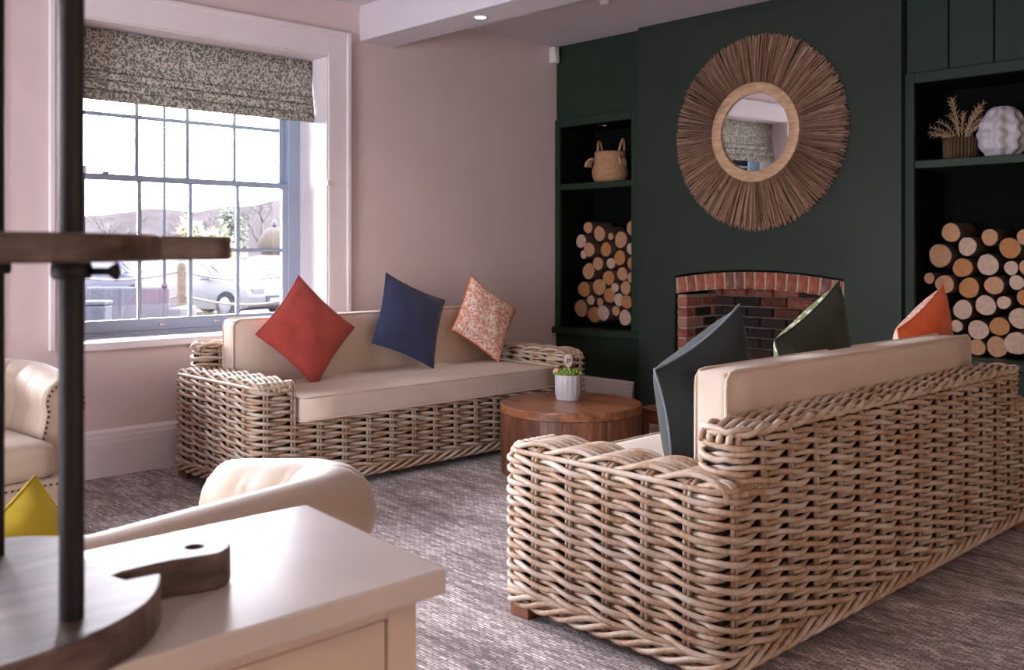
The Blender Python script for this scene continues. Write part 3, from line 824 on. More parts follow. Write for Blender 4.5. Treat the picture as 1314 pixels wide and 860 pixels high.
r, u = tilt(-24, 16, -1); pillow('scatter_cushion', 'plain navy blue scatter cushion leaning on the cream sofa back', (3.85, 4.93, .845), r, u, .485, 'navy', 'navy')
r, u = tilt(-35, 16, -1); pillow('scatter_cushion', 'pink scatter cushion with white coral print beside the sofa arm', (4.50, 4.93, .825), r, u, .455, 'coral', 'orange')
r, u = tilt(-24, 10, 1); pillow('scatter_cushion', 'bottle green velvet cushion with pale blue piping in the near corner of the sofa', (2.93, 2.03, .775), r, u, .50, 'dkgreen', 'dkgreen', 'bluepipe', .125, .12)
r, u = tilt(-26, 8, 1); pillow('scatter_cushion', 'olive green cushion with leaf-printed front in front of the fireplace', (3.655, 2.00, .84), r, u, .50, 'leafprint', 'olive', thick=.105, pinch=.10)
r, u = tilt(-24, 8, 1); pillow('scatter_cushion', 'orange backed cushion with pink front in front of the stacked logs', (4.70, 2.00, .815), r, u, .48, 'coral', 'orange', thick=.105, pinch=.10)

# ------------------------------------------------------------------ round seagrass mirror on the chimney breast
def seagrass_mirror():
    cy, cz = 3.651, 2.11; x0 = XC; R = .682
    t = thing('round_mirror', 'round mirror with pale wood ring and wide brown seagrass fringe above the fireplace', 'mirror', (x0, cy, cz-R))
    def rad(prof, n=72):      # lathe about the X axis; prof (radius, distance off the wall)
        v, f = lathe(prof, n, cap=False); return [(x0-p[2], cy+p[0], cz+p[1]) for p in v], [q[::-1] for q in f]
    mesh('backing', rad([(.02, .004), (.60, .004), (.60, .012), (.33, .026), (.02, .026)]), M['seagrass2'], t, smooth=True)
    V = []; Fc = []; tone = []
    rg = random.Random(3)
    for layer, cnt in ((0, 560), (1, 460), (2, 340)):
        for k in range(cnt):
            a = 2*PI*(k+rg.random())/cnt; r1 = R*(1-.015*layer)-abs(rg.gauss(0, .011)); r0 = .325
            aw = a+rg.gauss(0, .018); h0 = .026+.006*layer; h1 = .016+.011*layer+rg.uniform(-.008, .014); tone += [rg.random()]*9; w0, w1 = .0013, .0027
            b = len(V)
            for q, rr in ((0, r0), (.55, r0+(r1-r0)*.55), (1, r1)):
                aa = a+(aw-a)*q; hh = h0+(h1-h0)*q+.006*math.sin(q*PI); w = w0+(w1-w0)*q
                ca, sa = math.cos(aa), math.sin(aa)
                for e, dh in ((-w, -.001), (w, -.001), (0, .0045)): V.append((x0-hh-dh, cy+rr*ca-e*sa, cz+rr*sa+e*ca))
            for m in (0, 3):
                for e in range(3): Fc.append((b+m+e, b+m+(e+1) % 3, b+m+3+(e+1) % 3, b+m+3+e))
            Fc.append((b+6, b+7, b+8))
    fr = mesh('seagrass_fringe', (V, Fc), M['seagrass'], t); fr['kind'] = 'stuff'
    ca_ = fr.data.attributes.new('strand_tone', 'FLOAT', 'POINT'); ca_.data.foreach_set('value', tone)
    mesh('wooden_ring', rad([(.268, .020), (.268, .058), (.274, .062), (.338, .062), (.344, .058), (.344, .020)]), M['ringwood'], t, smooth=True, auto=40)
    gv, gf = rad([(.001, .042), (.270, .042)]); mesh('mirror_glass', ([(p[0]-(p[2]-cz)*.013, p[1], p[2]) for p in gv], gf), M['mirror'], t)   # hangs leaning forward a little
seagrass_mirror()

# ------------------------------------------------------------------ firewood logs stacked in the alcoves: each log a thing
LOGM = {}
def log_mesh(kind, i):
    if (kind, i) not in LOGM:
        rg = random.Random(i*13+5); ph = [rg.uniform(0, 6.28) for _ in range(3)]
        def rf(a, _): return 1+.035*math.sin(2*a+ph[0])+.025*math.sin(3*a+ph[1])+.012*math.sin(7*a+ph[2])
        n = 26; ring = [(rf(2*PI*j/n, 0)*math.cos(2*PI*j/n), rf(2*PI*j/n, 0)*math.sin(2*PI*j/n)) for j in range(n)]
        V = [(x, a*s, b*s) for x, s in ((0, .93), (.006, 1), (.26, 1)) for a, b in ring]
        Fc = [(k*n+j, k*n+(j+1) % n, (k+1)*n+(j+1) % n, (k+1)*n+j) for k in range(2) for j in range(n)]+[tuple(2*n+j for j in range(n))]
        me = bpy.data.meshes.new('log'); me.from_pydata(V, [], Fc); me.materials.append(M['bark'])
        me.polygons.foreach_set('use_smooth', [True]*len(me.polygons))
        ce = bpy.data.meshes.new('cut_end'); ce.from_pydata([(-.001, a*.935, b*.935) for a, b in ring], [], [tuple(reversed(range(n)))])
        ce.materials.append(M['log_'+{'p': 'pale', 't': 'tan', 'o': 'orange'}[kind]]); LOGM[(kind, i)] = (me, ce)
    return LOGM[(kind, i)]
ORD = ['first', 'second', 'third', 'fourth', 'fifth', 'sixth', 'seventh', 'eighth']
def stack_logs(rows, where, group, X, rmid):
    for ri, row in enumerate(rows):
        for ci, (y, z, r, k) in enumerate(row):
            me, ce = log_mesh(k, random.randrange(5))
            o = link(bpy.data.objects.new('firewood_log', me)); o.location = (X+random.uniform(-.02, .03), y, z)
            o.rotation_euler = (random.uniform(0, 6.28), 0, 0); o.scale = (1, r, r)
            c = link(bpy.data.objects.new('cut_end', ce)); c.parent = o
            tone = {'p': 'pale', 't': 'tan', 'o': 'orange'}[k]; size = 'thick' if r > rmid*1.12 else 'thin' if r < rmid*.8 else 'mid-sized'
            tag(o, f'{size} {tone} log, {ORD[ci]} from the left in {ORD[ri]} row from top, {where}', 'log', group)
LOGS_L = [[(5.351, 1.484, 0.051, 't'), (5.23, 1.432, 0.064, 't'), (5.128, 1.409, 0.031, 't'), (5.032, 1.381, 0.068, 't'), (4.905, 1.474, 0.058, 't')],
          [(5.43, 1.372, 0.059, 'p'), (5.418, 1.263, 0.038, 'p'), (5.338, 1.301, 0.063, 't'), (5.17, 1.303, 0.06, 'o'), (4.923, 1.309, 0.049, 'p')],
          [(5.27, 1.187, 0.058, 't'), (5.139, 1.19, 0.048, 'p'), (5.032, 1.236, 0.062, 'o'), (4.905, 1.193, 0.056, 'o')],
          [(5.378, 1.122, 0.07, 't'), (5.134, 1.071, 0.063, 'o'), (5.023, 1.104, 0.057, 't'), (4.899, 1.078, 0.045, 't')],
          [(5.413, 0.97, 0.068, 'o'), (5.267, 0.993, 0.072, 't'), (5.062, 0.995, 0.04, 'p'), (4.957, 0.995, 0.056, 't')],
          [(5.357, 0.884, 0.044, 'p'), (5.251, 0.868, 0.037, 't'), (5.153, 0.927, 0.065, 'o'), (5.038, 0.897, 0.054, 'p'), (4.942, 0.883, 0.058, 'o')],
          [(5.448, 0.809, 0.074, 't'), (5.311, 0.763, 0.072, 'o'), (5.185, 0.785, 0.066, 'p'), (5.084, 0.804, 0.042, 't'), (4.994, 0.753, 0.066, 'p')]]
LOGS_R = [[(2.412, 1.406, 0.06, 't'), (2.311, 1.32, 0.058, 'p'), (2.192, 1.375, 0.051, 't'), (2.086, 1.311, 0.064, 'o'), (1.989, 1.375, 0.047, 't')],
          [(2.479, 1.264, 0.074, 't'), (2.35, 1.191, 0.061, 'o'), (2.209, 1.21, 0.066, 'p'), (2.074, 1.193, 0.043, 'p'), (1.977, 1.198, 0.051, 't')],
          [(2.544, 1.123, 0.035, 't'), (2.447, 1.089, 0.059, 't'), (2.313, 1.069, 0.064, 'o'), (2.161, 1.088, 0.057, 't'), (2.041, 1.108, 0.045, 'p'), (1.938, 1.088, 0.049, 't')],
          [(2.517, 0.981, 0.046, 't'), (2.344, 0.936, 0.061, 'p'), (2.214, 0.967, 0.063, 'p'), (2.111, 0.988, 0.041, 'p'), (1.997, 1.023, 0.049, 'o')],
          [(2.482, 0.862, 0.057, 't'), (2.384, 0.834, 0.038, 'p'), (2.264, 0.816, 0.063, 'p'), (2.143, 0.843, 0.059, 'o'), (2.03, 0.897, 0.063, 'p'), (1.923, 0.891, 0.053, 'o')],
          [(2.39, 0.7190000000000001, 0.062, 'o'), (2.272, 0.7100000000000001, 0.053, 't'), (2.157, 0.7210000000000001, 0.064, 't'), (2.036, 0.752, 0.071, 'p'), (1.918, 0.754, 0.059, 't')]]
stack_logs(LOGS_L, 'alcove by window wall', 'logs in the alcove beside the window wall', 6.06, .057)
stack_logs(LOGS_R, 'alcove beyond orange cushion', 'logs in the alcove right of the fireplace', 6.08, .056)

# ------------------------------------------------------------------ things on the alcove shelves
def handled_basket():
    c = (6.13, 5.178, 1.85)
    t = thing('handled_basket', 'small straw belly basket with two loop handles and tassels on alcove shelf', 'basket', c)
    prof = [(.11, 0), (.138, .02), (.153, .06), (.154, .10), (.142, .15), (.128, .19), (.126, .235), (.128, .25), (.119, .25), (.113, .20), (.130, .10), (.09, .02)]
    mesh('basket_body', lathe(prof, 40, c, True, lambda a, z: 1+.012*math.sin(20*a+z*420)), M['basket'], t, smooth=True)
    mesh('folded_rim', lathe([(.134, .17), (.134, .20), (.135, .245), (.130, .256), (.125, .245)], 40, c, False, lambda a, z: 1+.01*math.sin(26*a+z*200)), M['basket'], t, smooth=True)
    for sy in (-1, 1):
        P = [(c[0], c[1]+sy*(.11+.018*math.sin(q*PI)), c[2]+.235+.115*math.sin(q*PI)) for q in np.linspace(0, 1, 13)]
        P = [(c[0]+(q-.5)*.07, p[1], p[2]) for q, p in zip(np.linspace(0, 1, 13), P)]
        h = mesh('handle', tube(P, .011, 8, False, (0, 1, 0)), M['basket'], t, smooth=True)
        for q in range(9):
            y = c[1]+sy*.128; x = c[0]-.05+(q-4)*.007
            P = [(x, y, c[2]+.205), (x-.012, y+sy*.03, c[2]+.20), (x-.018+(q-4)*.002, y+sy*.055, c[2]+.17), (x-.02+(q-4)*.003, y+sy*.06, c[2]+.135)]
            mesh('tassel', tube(P, .0062, 5), M['tassel'], t, smooth=True)
handled_basket()
def dried_planter():
    c = (6.12, 2.372, 1.85)
    t = thing('dried_plant_pot', 'brown ribbed pot of dried feathery sprigs on the shelf beside the white vase', 'plant', c)
    mesh('pot_liner', lathe([(.088, 0), (.092, .12), (.080, .12), (.076, .02)], 28, c), M['planter'], t, smooth=True, auto=40)
    for k in range(30):
        a = 2*PI*k/30
        mesh('pot_stick', tube([(c[0]+.094*math.cos(a), c[1]+.094*math.sin(a), c[2]), (c[0]+.098*math.cos(a), c[1]+.098*math.sin(a), c[2]+.13+.004*(k % 3))], .0098, 6), M['planter'], t, smooth=True)
    rg = random.Random(11)
    tips = [(.06, .35), (.03, .36), (-.11, .33), (-.09, .31), (-.02, .27), (.21, .19), (.17, .17), (.14, .25), (-.13, .20), (-.10, .24), (.08, .28), (.19, .22), (-.12, .28)]
    for k, (dy, h) in enumerate(tips):
        dx = rg.uniform(-.05, .05); base = np.array([c[0], c[1]+dy*.15, c[2]+.10]); tip = np.array([c[0]+dx, c[1]+dy, c[2]+h])
        q = np.linspace(0, 1, 9)[:, None]; ctl = (base+tip)/2+np.array([0, -dy*.22, .03])
        P = (1-q)**2*base+2*q*(1-q)*ctl+q*q*tip
        parts = [tube(P, np.linspace(.0032, .0016, 9), 5)]
        for j in range(2, 9):
            for s in (-1, 1, .3):
                d = P[j]-P[j-1]; d /= np.linalg.norm(d); lat = np.array([rg.uniform(-.5, .5), s*d[2], -s*d[1]])
                e = P[j]+d*.03+lat*rg.uniform(.012, .026); parts.append(tube([P[j], (P[j]+e)/2+d*.006, e], [.0022, .0020, .0012], 4))
        mesh('sprig', join(*parts), M['dry'], t, smooth=True)
dried_planter()
def fluted_vase():
    c = (6.13, 2.135, 1.85)
    t = thing('fluted_vase', 'white matt ceramic vase with wavy fluted ribs on the alcove shelf', 'vase', c)
    prof = [(.060, 0), (.085, .012), (.110, .05), (.125, .10), (.128, .14), (.120, .19), (.102, .24), (.080, .275), (.060, .295), (.05, .302), (.04, .298), (.035, .24)]
    def rf(a, z):
        w = .10*math.sin(8*(a+.075*math.sin(z*2*PI/.075))); return 1+w+.035*math.sin(z*2*PI/.075+a)
    P = []
    for i in range(len(prof)-1):
        n = 6
        for k in range(n): P.append(tuple(np.array(prof[i])+(np.array(prof[i+1])-np.array(prof[i]))*k/n))
    P.append(prof[-1])
    mesh('vase_body', lathe(P, 112, c, True, rf), M['ceramic'], t, smooth=True)
fluted_vase()

# ------------------------------------------------------------------ fittings on ceiling and wall
def downlight(c, label, lit=True, energy=0, size=.05, group='recessed ceiling spotlights'):
    t = thing('downlight', label, 'light', c, group=group)
    mesh('bezel', lathe([(.046, .004), (.046, -.004), (.036, -.006), (.034, .002)], 28, c, False), M['white'], t, smooth=True)
    mesh('lens', lathe([(.001, -.0025), (.034, -.002)], 24, c, False), M['lamp'], t)
    if energy:
        l = bpy.data.lights.new('downlight_lamp', 'SPOT'); l.energy = energy; l.color = (1, .80, .58); l.spot_size = math.radians(125); l.spot_blend = 1; l.shadow_soft_size = size
        o = link(bpy.data.objects.new('downlight_lamp', l)); o.parent = t; o.location = (0, 0, -.02)
LAMP_E = 26
downlight((4.09, 4.52, 2.762), 'small round spotlight glowing in the underside of the white beam', True, 12)
for k, (x, y) in enumerate([(4.09, 1.9), (.6, -.9), (-1.2, .2), (-1.2, -1.4)]):
    z = 2.762 if x == 4.09 else ZC
    downlight((x, y, z), 'small round ceiling spotlight above the camera, out of frame', True, 6 if x > 4 else LAMP_E)
def fill_wall_lamp(x):  # unseen lamps, added to warm the faces turned towards the camera
    c = (x, YB, 1.45); t = thing('fill_wall_lamp', 'shaded wall lamp added behind the camera for warm fill light, out of frame', 'lamp', c, group='added fill lamps behind the camera')
    v, f = lathe([(.05, 0), (.05, .012), (.02, .02)], 20); mesh('backplate', ([(x+a, YB+h, 1.45+b) for a, b, h in v], f), M['steel'], t)
    mesh('arm', tube([(x, YB+.015, 1.45), (x, YB+.12, 1.45), (x, YB+.15, 1.52)], .008, 8, False, (1, 0, 0)), M['steel'], t, smooth=True)
    mesh('bulb', lathe([(.010, 1.53), (.028, 1.58), (.022, 1.62), (.004, 1.635)], 14, (x, YB+.15, 0)), M['lamp'], t, smooth=True)
    mesh('shade', lathe([(.10, 1.53), (.07, 1.70)], 28, (x, YB+.15, 0), False), M['lampshade'], t, smooth=True)
    l = bpy.data.lights.new('fill_lamp_bulb', 'POINT'); l.energy = 11; l.color = (1, .78, .58); l.shadow_soft_size = .06
    o = link(bpy.data.objects.new('fill_lamp_bulb', l)); o.parent = t; o.location = (0, .26, .05)
M['lampshade'] = simple('linen_lampshade', (.75, .66, .52), .9, .05, 30)
for x in (.2, 2.3, 4.4): fill_wall_lamp(x)
t = thing('smoke_detector', 'small white round detector on the ceiling beside the green chimney breast', 'detector', (5.042, 4.313, ZC))
mesh('detector_base', lathe([(.05, 0), (.05, -.012), (.044, -.018)], 28, (5.042, 4.313, ZC)), M['plastic'], t, smooth=True, auto=40)
mesh('detector_head', lathe([(.036, -.016), (.036, -.034), (.028, -.044), (.006, -.046)], 28, (5.042, 4.313, ZC)), M['plastic'], t, smooth=True, auto=40)
t = thing('motion_sensor', 'small white motion sensor high in the corner beside the green alcove', 'sensor', (5.905, 5.60, 2.86))
mesh('sensor_case', box((5.872, 5.575, 2.862), (5.940, 5.636, 3.0), .012, 3), M['plastic'], t, smooth=True, auto=40)
mesh('sensor_lens', box((5.880, 5.568, 2.875), (5.932, 5.580, 2.935), .006, 2), M['plastic'], t, smooth=True, auto=40)

# ------------------------------------------------------------------ drum coffee table, small table behind it, potted succulent
def drum_table(name, label, c, R, H, n=30):
    t = thing(name, label, 'table', c)
    mesh('table_top', lathe([(R-.006, H-.05), (R+.002, H-.046), (R+.002, H-.004), (R-.004, H)], 72, c), M['tablewood'], t, smooth=True, auto=30)
    mesh('drum_core', lathe([(R-.03, .01), (R-.03, H-.04)], 48, c), M['core'], t)
    for k in range(n):
        a0 = 2*PI*k/n+.002; a1 = 2*PI*(k+1)/n-.002; P = []
        for a, r in ((a0, R-.03), (a0, R-.002), ((a0+a1)/2, R), (a1, R-.002), (a1, R-.03)): P.append((c[0]+r*math.cos(a), c[1]+r*math.sin(a)))
        mesh('stave', prism(P, 0, H-.05), M['stave'], t)
    return t
drum_table('coffee_table', 'round solid wood drum coffee table carrying the potted succulent', (4.235, 3.885, 0), .415, .40)
t = thing('side_table', 'low reddish wooden table half hidden behind the drum coffee table', 'table', (4.85, 3.56, 0))
mesh('table_top', box((4.67, 3.38, .25), (5.03, 3.74, .34), .01), M['tablewood'], t)
for dx in (-.15, .15):
    for dy in (-.15, .15): mesh('leg', box((4.85+dx-.025, 3.56+dy-.025, 0), (4.85+dx+.025, 3.56+dy+.025, .25), .004), M['footwood'], t)
def succulent():
    c = np.array((4.31, 3.975, .40))
    t = thing('potted_succulent', 'green succulent in a small white fluted pot on the drum coffee table', 'plant', tuple(c))
    prof = [(.070, 0), (.074, .006), (.074, .020), (.079, .026), (.081, .13), (.080, .15), (.074, .15), (.072, .12)]
    mesh('pot', lathe(prof, 96, c, True, lambda a, z: 1+(.045*(abs(math.sin(8*a))-.6) if .022 < z < .14 else 0)), M['ceramic'], t, smooth=True, auto=50)
    mesh('soil', lathe([(.001, .136), (.073, .136)], 24, c, False), M['soil'], t)
    rg = random.Random(5)
    for k, (dx, dy, s) in enumerate([(0, 0, 1.1), (.04, .02, .8), (-.04, .025, .85), (.02, -.045, .9), (-.03, -.04, .8), (.05, -.02, .7), (-.055, -.005, .7), (0, .05, .8)]):
        L = []
        for m in range(14):
            a = m*2.4; el = .25+.085*m; l = .058*s*(1-.035*m)
            d = np.array([math.cos(a)*math.cos(el), math.sin(a)*math.cos(el), math.sin(el)]); b = c+np.array([dx, dy, .138+.012*s])
            L.append(tube([b, b+d*l*.5, b+d*l*.85, b+d*l], [.003, .0125*s, .0095*s, .0012], 6))
        mesh('rosette', join(*L), M['leaf'], t, smooth=True)
    b = c+np.array([-.045, .052, .16])
    mesh('bud', lathe([(.004, -.02), (.02, -.012), (.026, .004), (.018, .02), (.003, .026)], 16, b), M['peach'], t, smooth=True)
    # wooden number pick
    p = thing('table_number', 'small round wooden table number on a stick in the succulent pot', 'table sign', tuple(c+np.array([.0, -.004, .15])))
    ctr = c+np.array([-.008, -.008, .232]); f = -np.array([.25, .97, 0]); f /= np.linalg.norm(f); s = np.array([-f[1], f[0], 0]); upv = np.array([0, 0, 1])
    mesh('stick', tube([c+np.array([-.004, -.004, .13]), ctr-upv*.03+f*-.003], .0022, 6), M['tagwood'], p)
    V = []; n = 28
    for dd in (-.002, .002): V += [ctr+f*dd+(s*math.cos(2*PI*k/n)*.026+upv*math.sin(2*PI*k/n)*.040) for k in range(n)]
    Fc = [tuple(range(n)), tuple(range(2*n-1, n-1, -1))]+[(k, (k+1) % n, n+(k+1) % n, n+k) for k in range(n)]
    mesh('disc', (V, Fc), M['tagwood'], p)
    cu = bpy.data.curves.new('number', 'FONT'); cu.body = '29'; cu.size = .034; cu.align_x = 'CENTER'; cu.align_y = 'CENTER'; cu.extrude = .0006
    tmp = link(bpy.data.objects.new('lettering', cu)); bpy.context.view_layer.update()
    me = bpy.data.meshes.new_from_object(tmp.evaluated_get(bpy.context.evaluated_depsgraph_get())); bpy.data.objects.remove(tmp)
    mt = Matrix((tuple(s), tuple(upv), tuple(f))).transposed()      # local x -> s, y -> up, z -> f
    me.transform(Matrix.Translation(Vector(ctr+f*.0028)-ORG[p.name]) @ mt.to_4x4()); me.materials.clear(); me.materials.append(M['iron'])
    o = link(bpy.data.objects.new('number', me)); o.parent = p
M['peach'] = simple('peach_bud', (.72, .40, .28), .6, .1, 30)
M['tagwood'] = simple('pale_birch_ply', (.78, .66, .60), .7, .08, 40)
succulent()
t = thing('fireplace_basket', 'round dark wicker basket with a pale rope rim inside the fireplace', 'basket', (6.12, 3.66, .035))
mesh('basket_body', lathe([(.11, 0), (.15, .10), (.16, .22), (.15, .30), (.13, .30), (.12, .05)], 32, (6.12, 3.66, .035), True, lambda a, z: 1+.015*math.sin(16*a+z*300)), M['bark'], t, smooth=True)
a = np.linspace(0, 2*PI, 40, endpoint=False)
mesh('basket_rim', tube(np.stack([6.12+.152*np.cos(a), 3.66+.152*np.sin(a), .335+0*a], 1), .010, 8, True), M['rope'], t, smooth=True)
mesh('basket_handle', tube([(6.0, 3.66+.15*math.cos(q), .345+.15*math.sin(q)) for q in np.linspace(0, PI, 16)], .009, 8, False, (1, 0, 0)), M['rope'], t, smooth=True)

# ------------------------------------------------------------------ painted cabinet in the corner of the frame
def cabinet():
    x0, x1, y0, y1 = -.55, .765, .965, 1.30; H = .868
    t = thing('cabinet', 'cream painted cabinet with framed door beneath the serving stand', 'cabinet', ((x0+x1)/2, (y0+y1)/2, 0))
    mesh('carcass', box((x0, y0+.016, .06), (x1, y1, H), .002), M['cabinet'], t)
    mesh('plinth', box((x0+.02, y0+.04, 0), (x1-.02, y1-.02, .06)), M['cabinet'], t)
    # face frame and doors on the -Y face
    mesh('stile', box((x1-.045, y0, .06), (x1, y0+.016, H), .002), M['cabinet'], t)
    mesh('stile', box((x0, y0, .06), (x0+.045, y0+.016, H), .002), M['cabinet'], t)
    mesh('rail', box((x0+.045, y0, H-.022), (x1-.045, y0+.016, H), .002), M['cabinet'], t)
    mesh('rail', box((x0+.045, y0, .06), (x1-.045, y0+.016, .10), .002), M['cabinet'], t)
    n = 4; w = (x1-x0-.09)/n
    for k in range(n):
        a = x0+.045+w*k; b = a+w
        d = mesh('door', box((a+.002, y0+.003, .102), (b-.002, y0+.016, H-.024), .0015), M['cabinet'], t)
        mesh('knob', lathe([(.006, 0), (.007, .01), (.014, .016), (.012, .024), (.003, .027)], 16, (0, 0, 0)), M['steel'], d, smooth=True)
        kn = [o for o in d.children][0]; kn.location = Vector(((a+.03 if k % 2 else b-.03), y0+.003, .55))-ORG[t.name]
        for v in kn.data.vertices: v.co = Vector((v.co.x, -v.co.z, v.co.y)) + ORG[t.name]*0
    w_ = thing('worktop', 'smooth cream painted worktop on the cabinet under the serving stand', 'worktop', ((x0+x1)/2, (y0+y1)/2, H))
    mesh('top_board', prism([(x0-.03, .936), (.788, .934), (.828, 1.324), (x0-.03, 1.326)], H, .90, 'z', .003), M['worktop'], w_)
cabinet()

# ------------------------------------------------------------------ tiered serving stand: boards with handles on black rods
def board_outline(cx=.27, cy=1.12, R=.216):
    P = []
    for k in range(48):
        a = math.radians(34+(338-34)*k/47); w = 1+.012*math.sin(3*a)+.008*math.sin(7*a+1)
        P.append((cx+R*w*math.cos(a), cy+R*w*math.sin(a)))
    # P runs from the upper shoulder round the far side to the lower shoulder; then the handle
    hy = 1.103
    lower = [(.430, 1.045), (.424, 1.068), (.436, hy-.030), (.470, hy-.029), (.497, hy-.030), (.513, hy-.036)]
    tip = [(.533+.044*math.cos(q), hy+.044*math.sin(q)) for q in np.linspace(-1.35, 1.35, 13)]
    upper = [(.513, hy+.036), (.497, hy+.030), (.470, hy+.029), (.445, hy+.030), (.430, hy+.040), (.418, hy+.062), (.420, 1.205)]
    return P+lower+tip+upper
def serving_stand():
    t = thing('serving_stand', 'tiered serving stand of dark wooden boards with handles on black iron rods', 'serving stand', (.27, 1.12, .90))
    hole = [(.535+.012*math.cos(q), 1.103+.012*math.sin(q)) for q in np.linspace(0, 2*PI, 14, endpoint=False)]
    for z0, z1, nm in ((.9005, .9435, 0), (1.288, 1.316, 1), (1.690, 1.716, 2)):
        poly = board_outline()
        b = mesh('board', prism(poly, z0, z1, 'z', .003), M['boardwood'], t)
        cut = mesh('cutter', prism(hole, z0-.05, z1+.05), None); 
        md = b.modifiers.new('hanging_hole', 'BOOLEAN'); md.object = cut; md.operation = 'DIFFERENCE'; md.solver = 'EXACT'
        dg = bpy.context.evaluated_depsgraph_get(); cut.location = ORG[t.name]*0
        bpy.context.view_layer.update(); me = bpy.data.meshes.new_from_object(b.evaluated_get(bpy.context.evaluated_depsgraph_get()))
        b.modifiers.clear(); b.data = me; bpy.data.objects.remove(cut)
    for x, y in ((.346, .972), (.352, 1.236), (.175, .990), (.180, 1.250)):
        mesh('rod', lathe([(.0116, .9435), (.0116, 1.70)], 20, (x, y, 0)), M['iron'], t, smooth=True, auto=40)
        r = mesh('collar', lathe([(.017, 1.272), (.019, 1.276), (.019, 1.284), (.017, 1.288)], 20, (x, y, 0)), M['iron'], t, smooth=True, auto=40)
    mesh('thumb_screw', tube([(.346, .972, 1.279), (.372, .948, 1.279), (.378, .942, 1.279)], [.004, .004, .009], 10), M['iron'], t, smooth=True)
serving_stand()

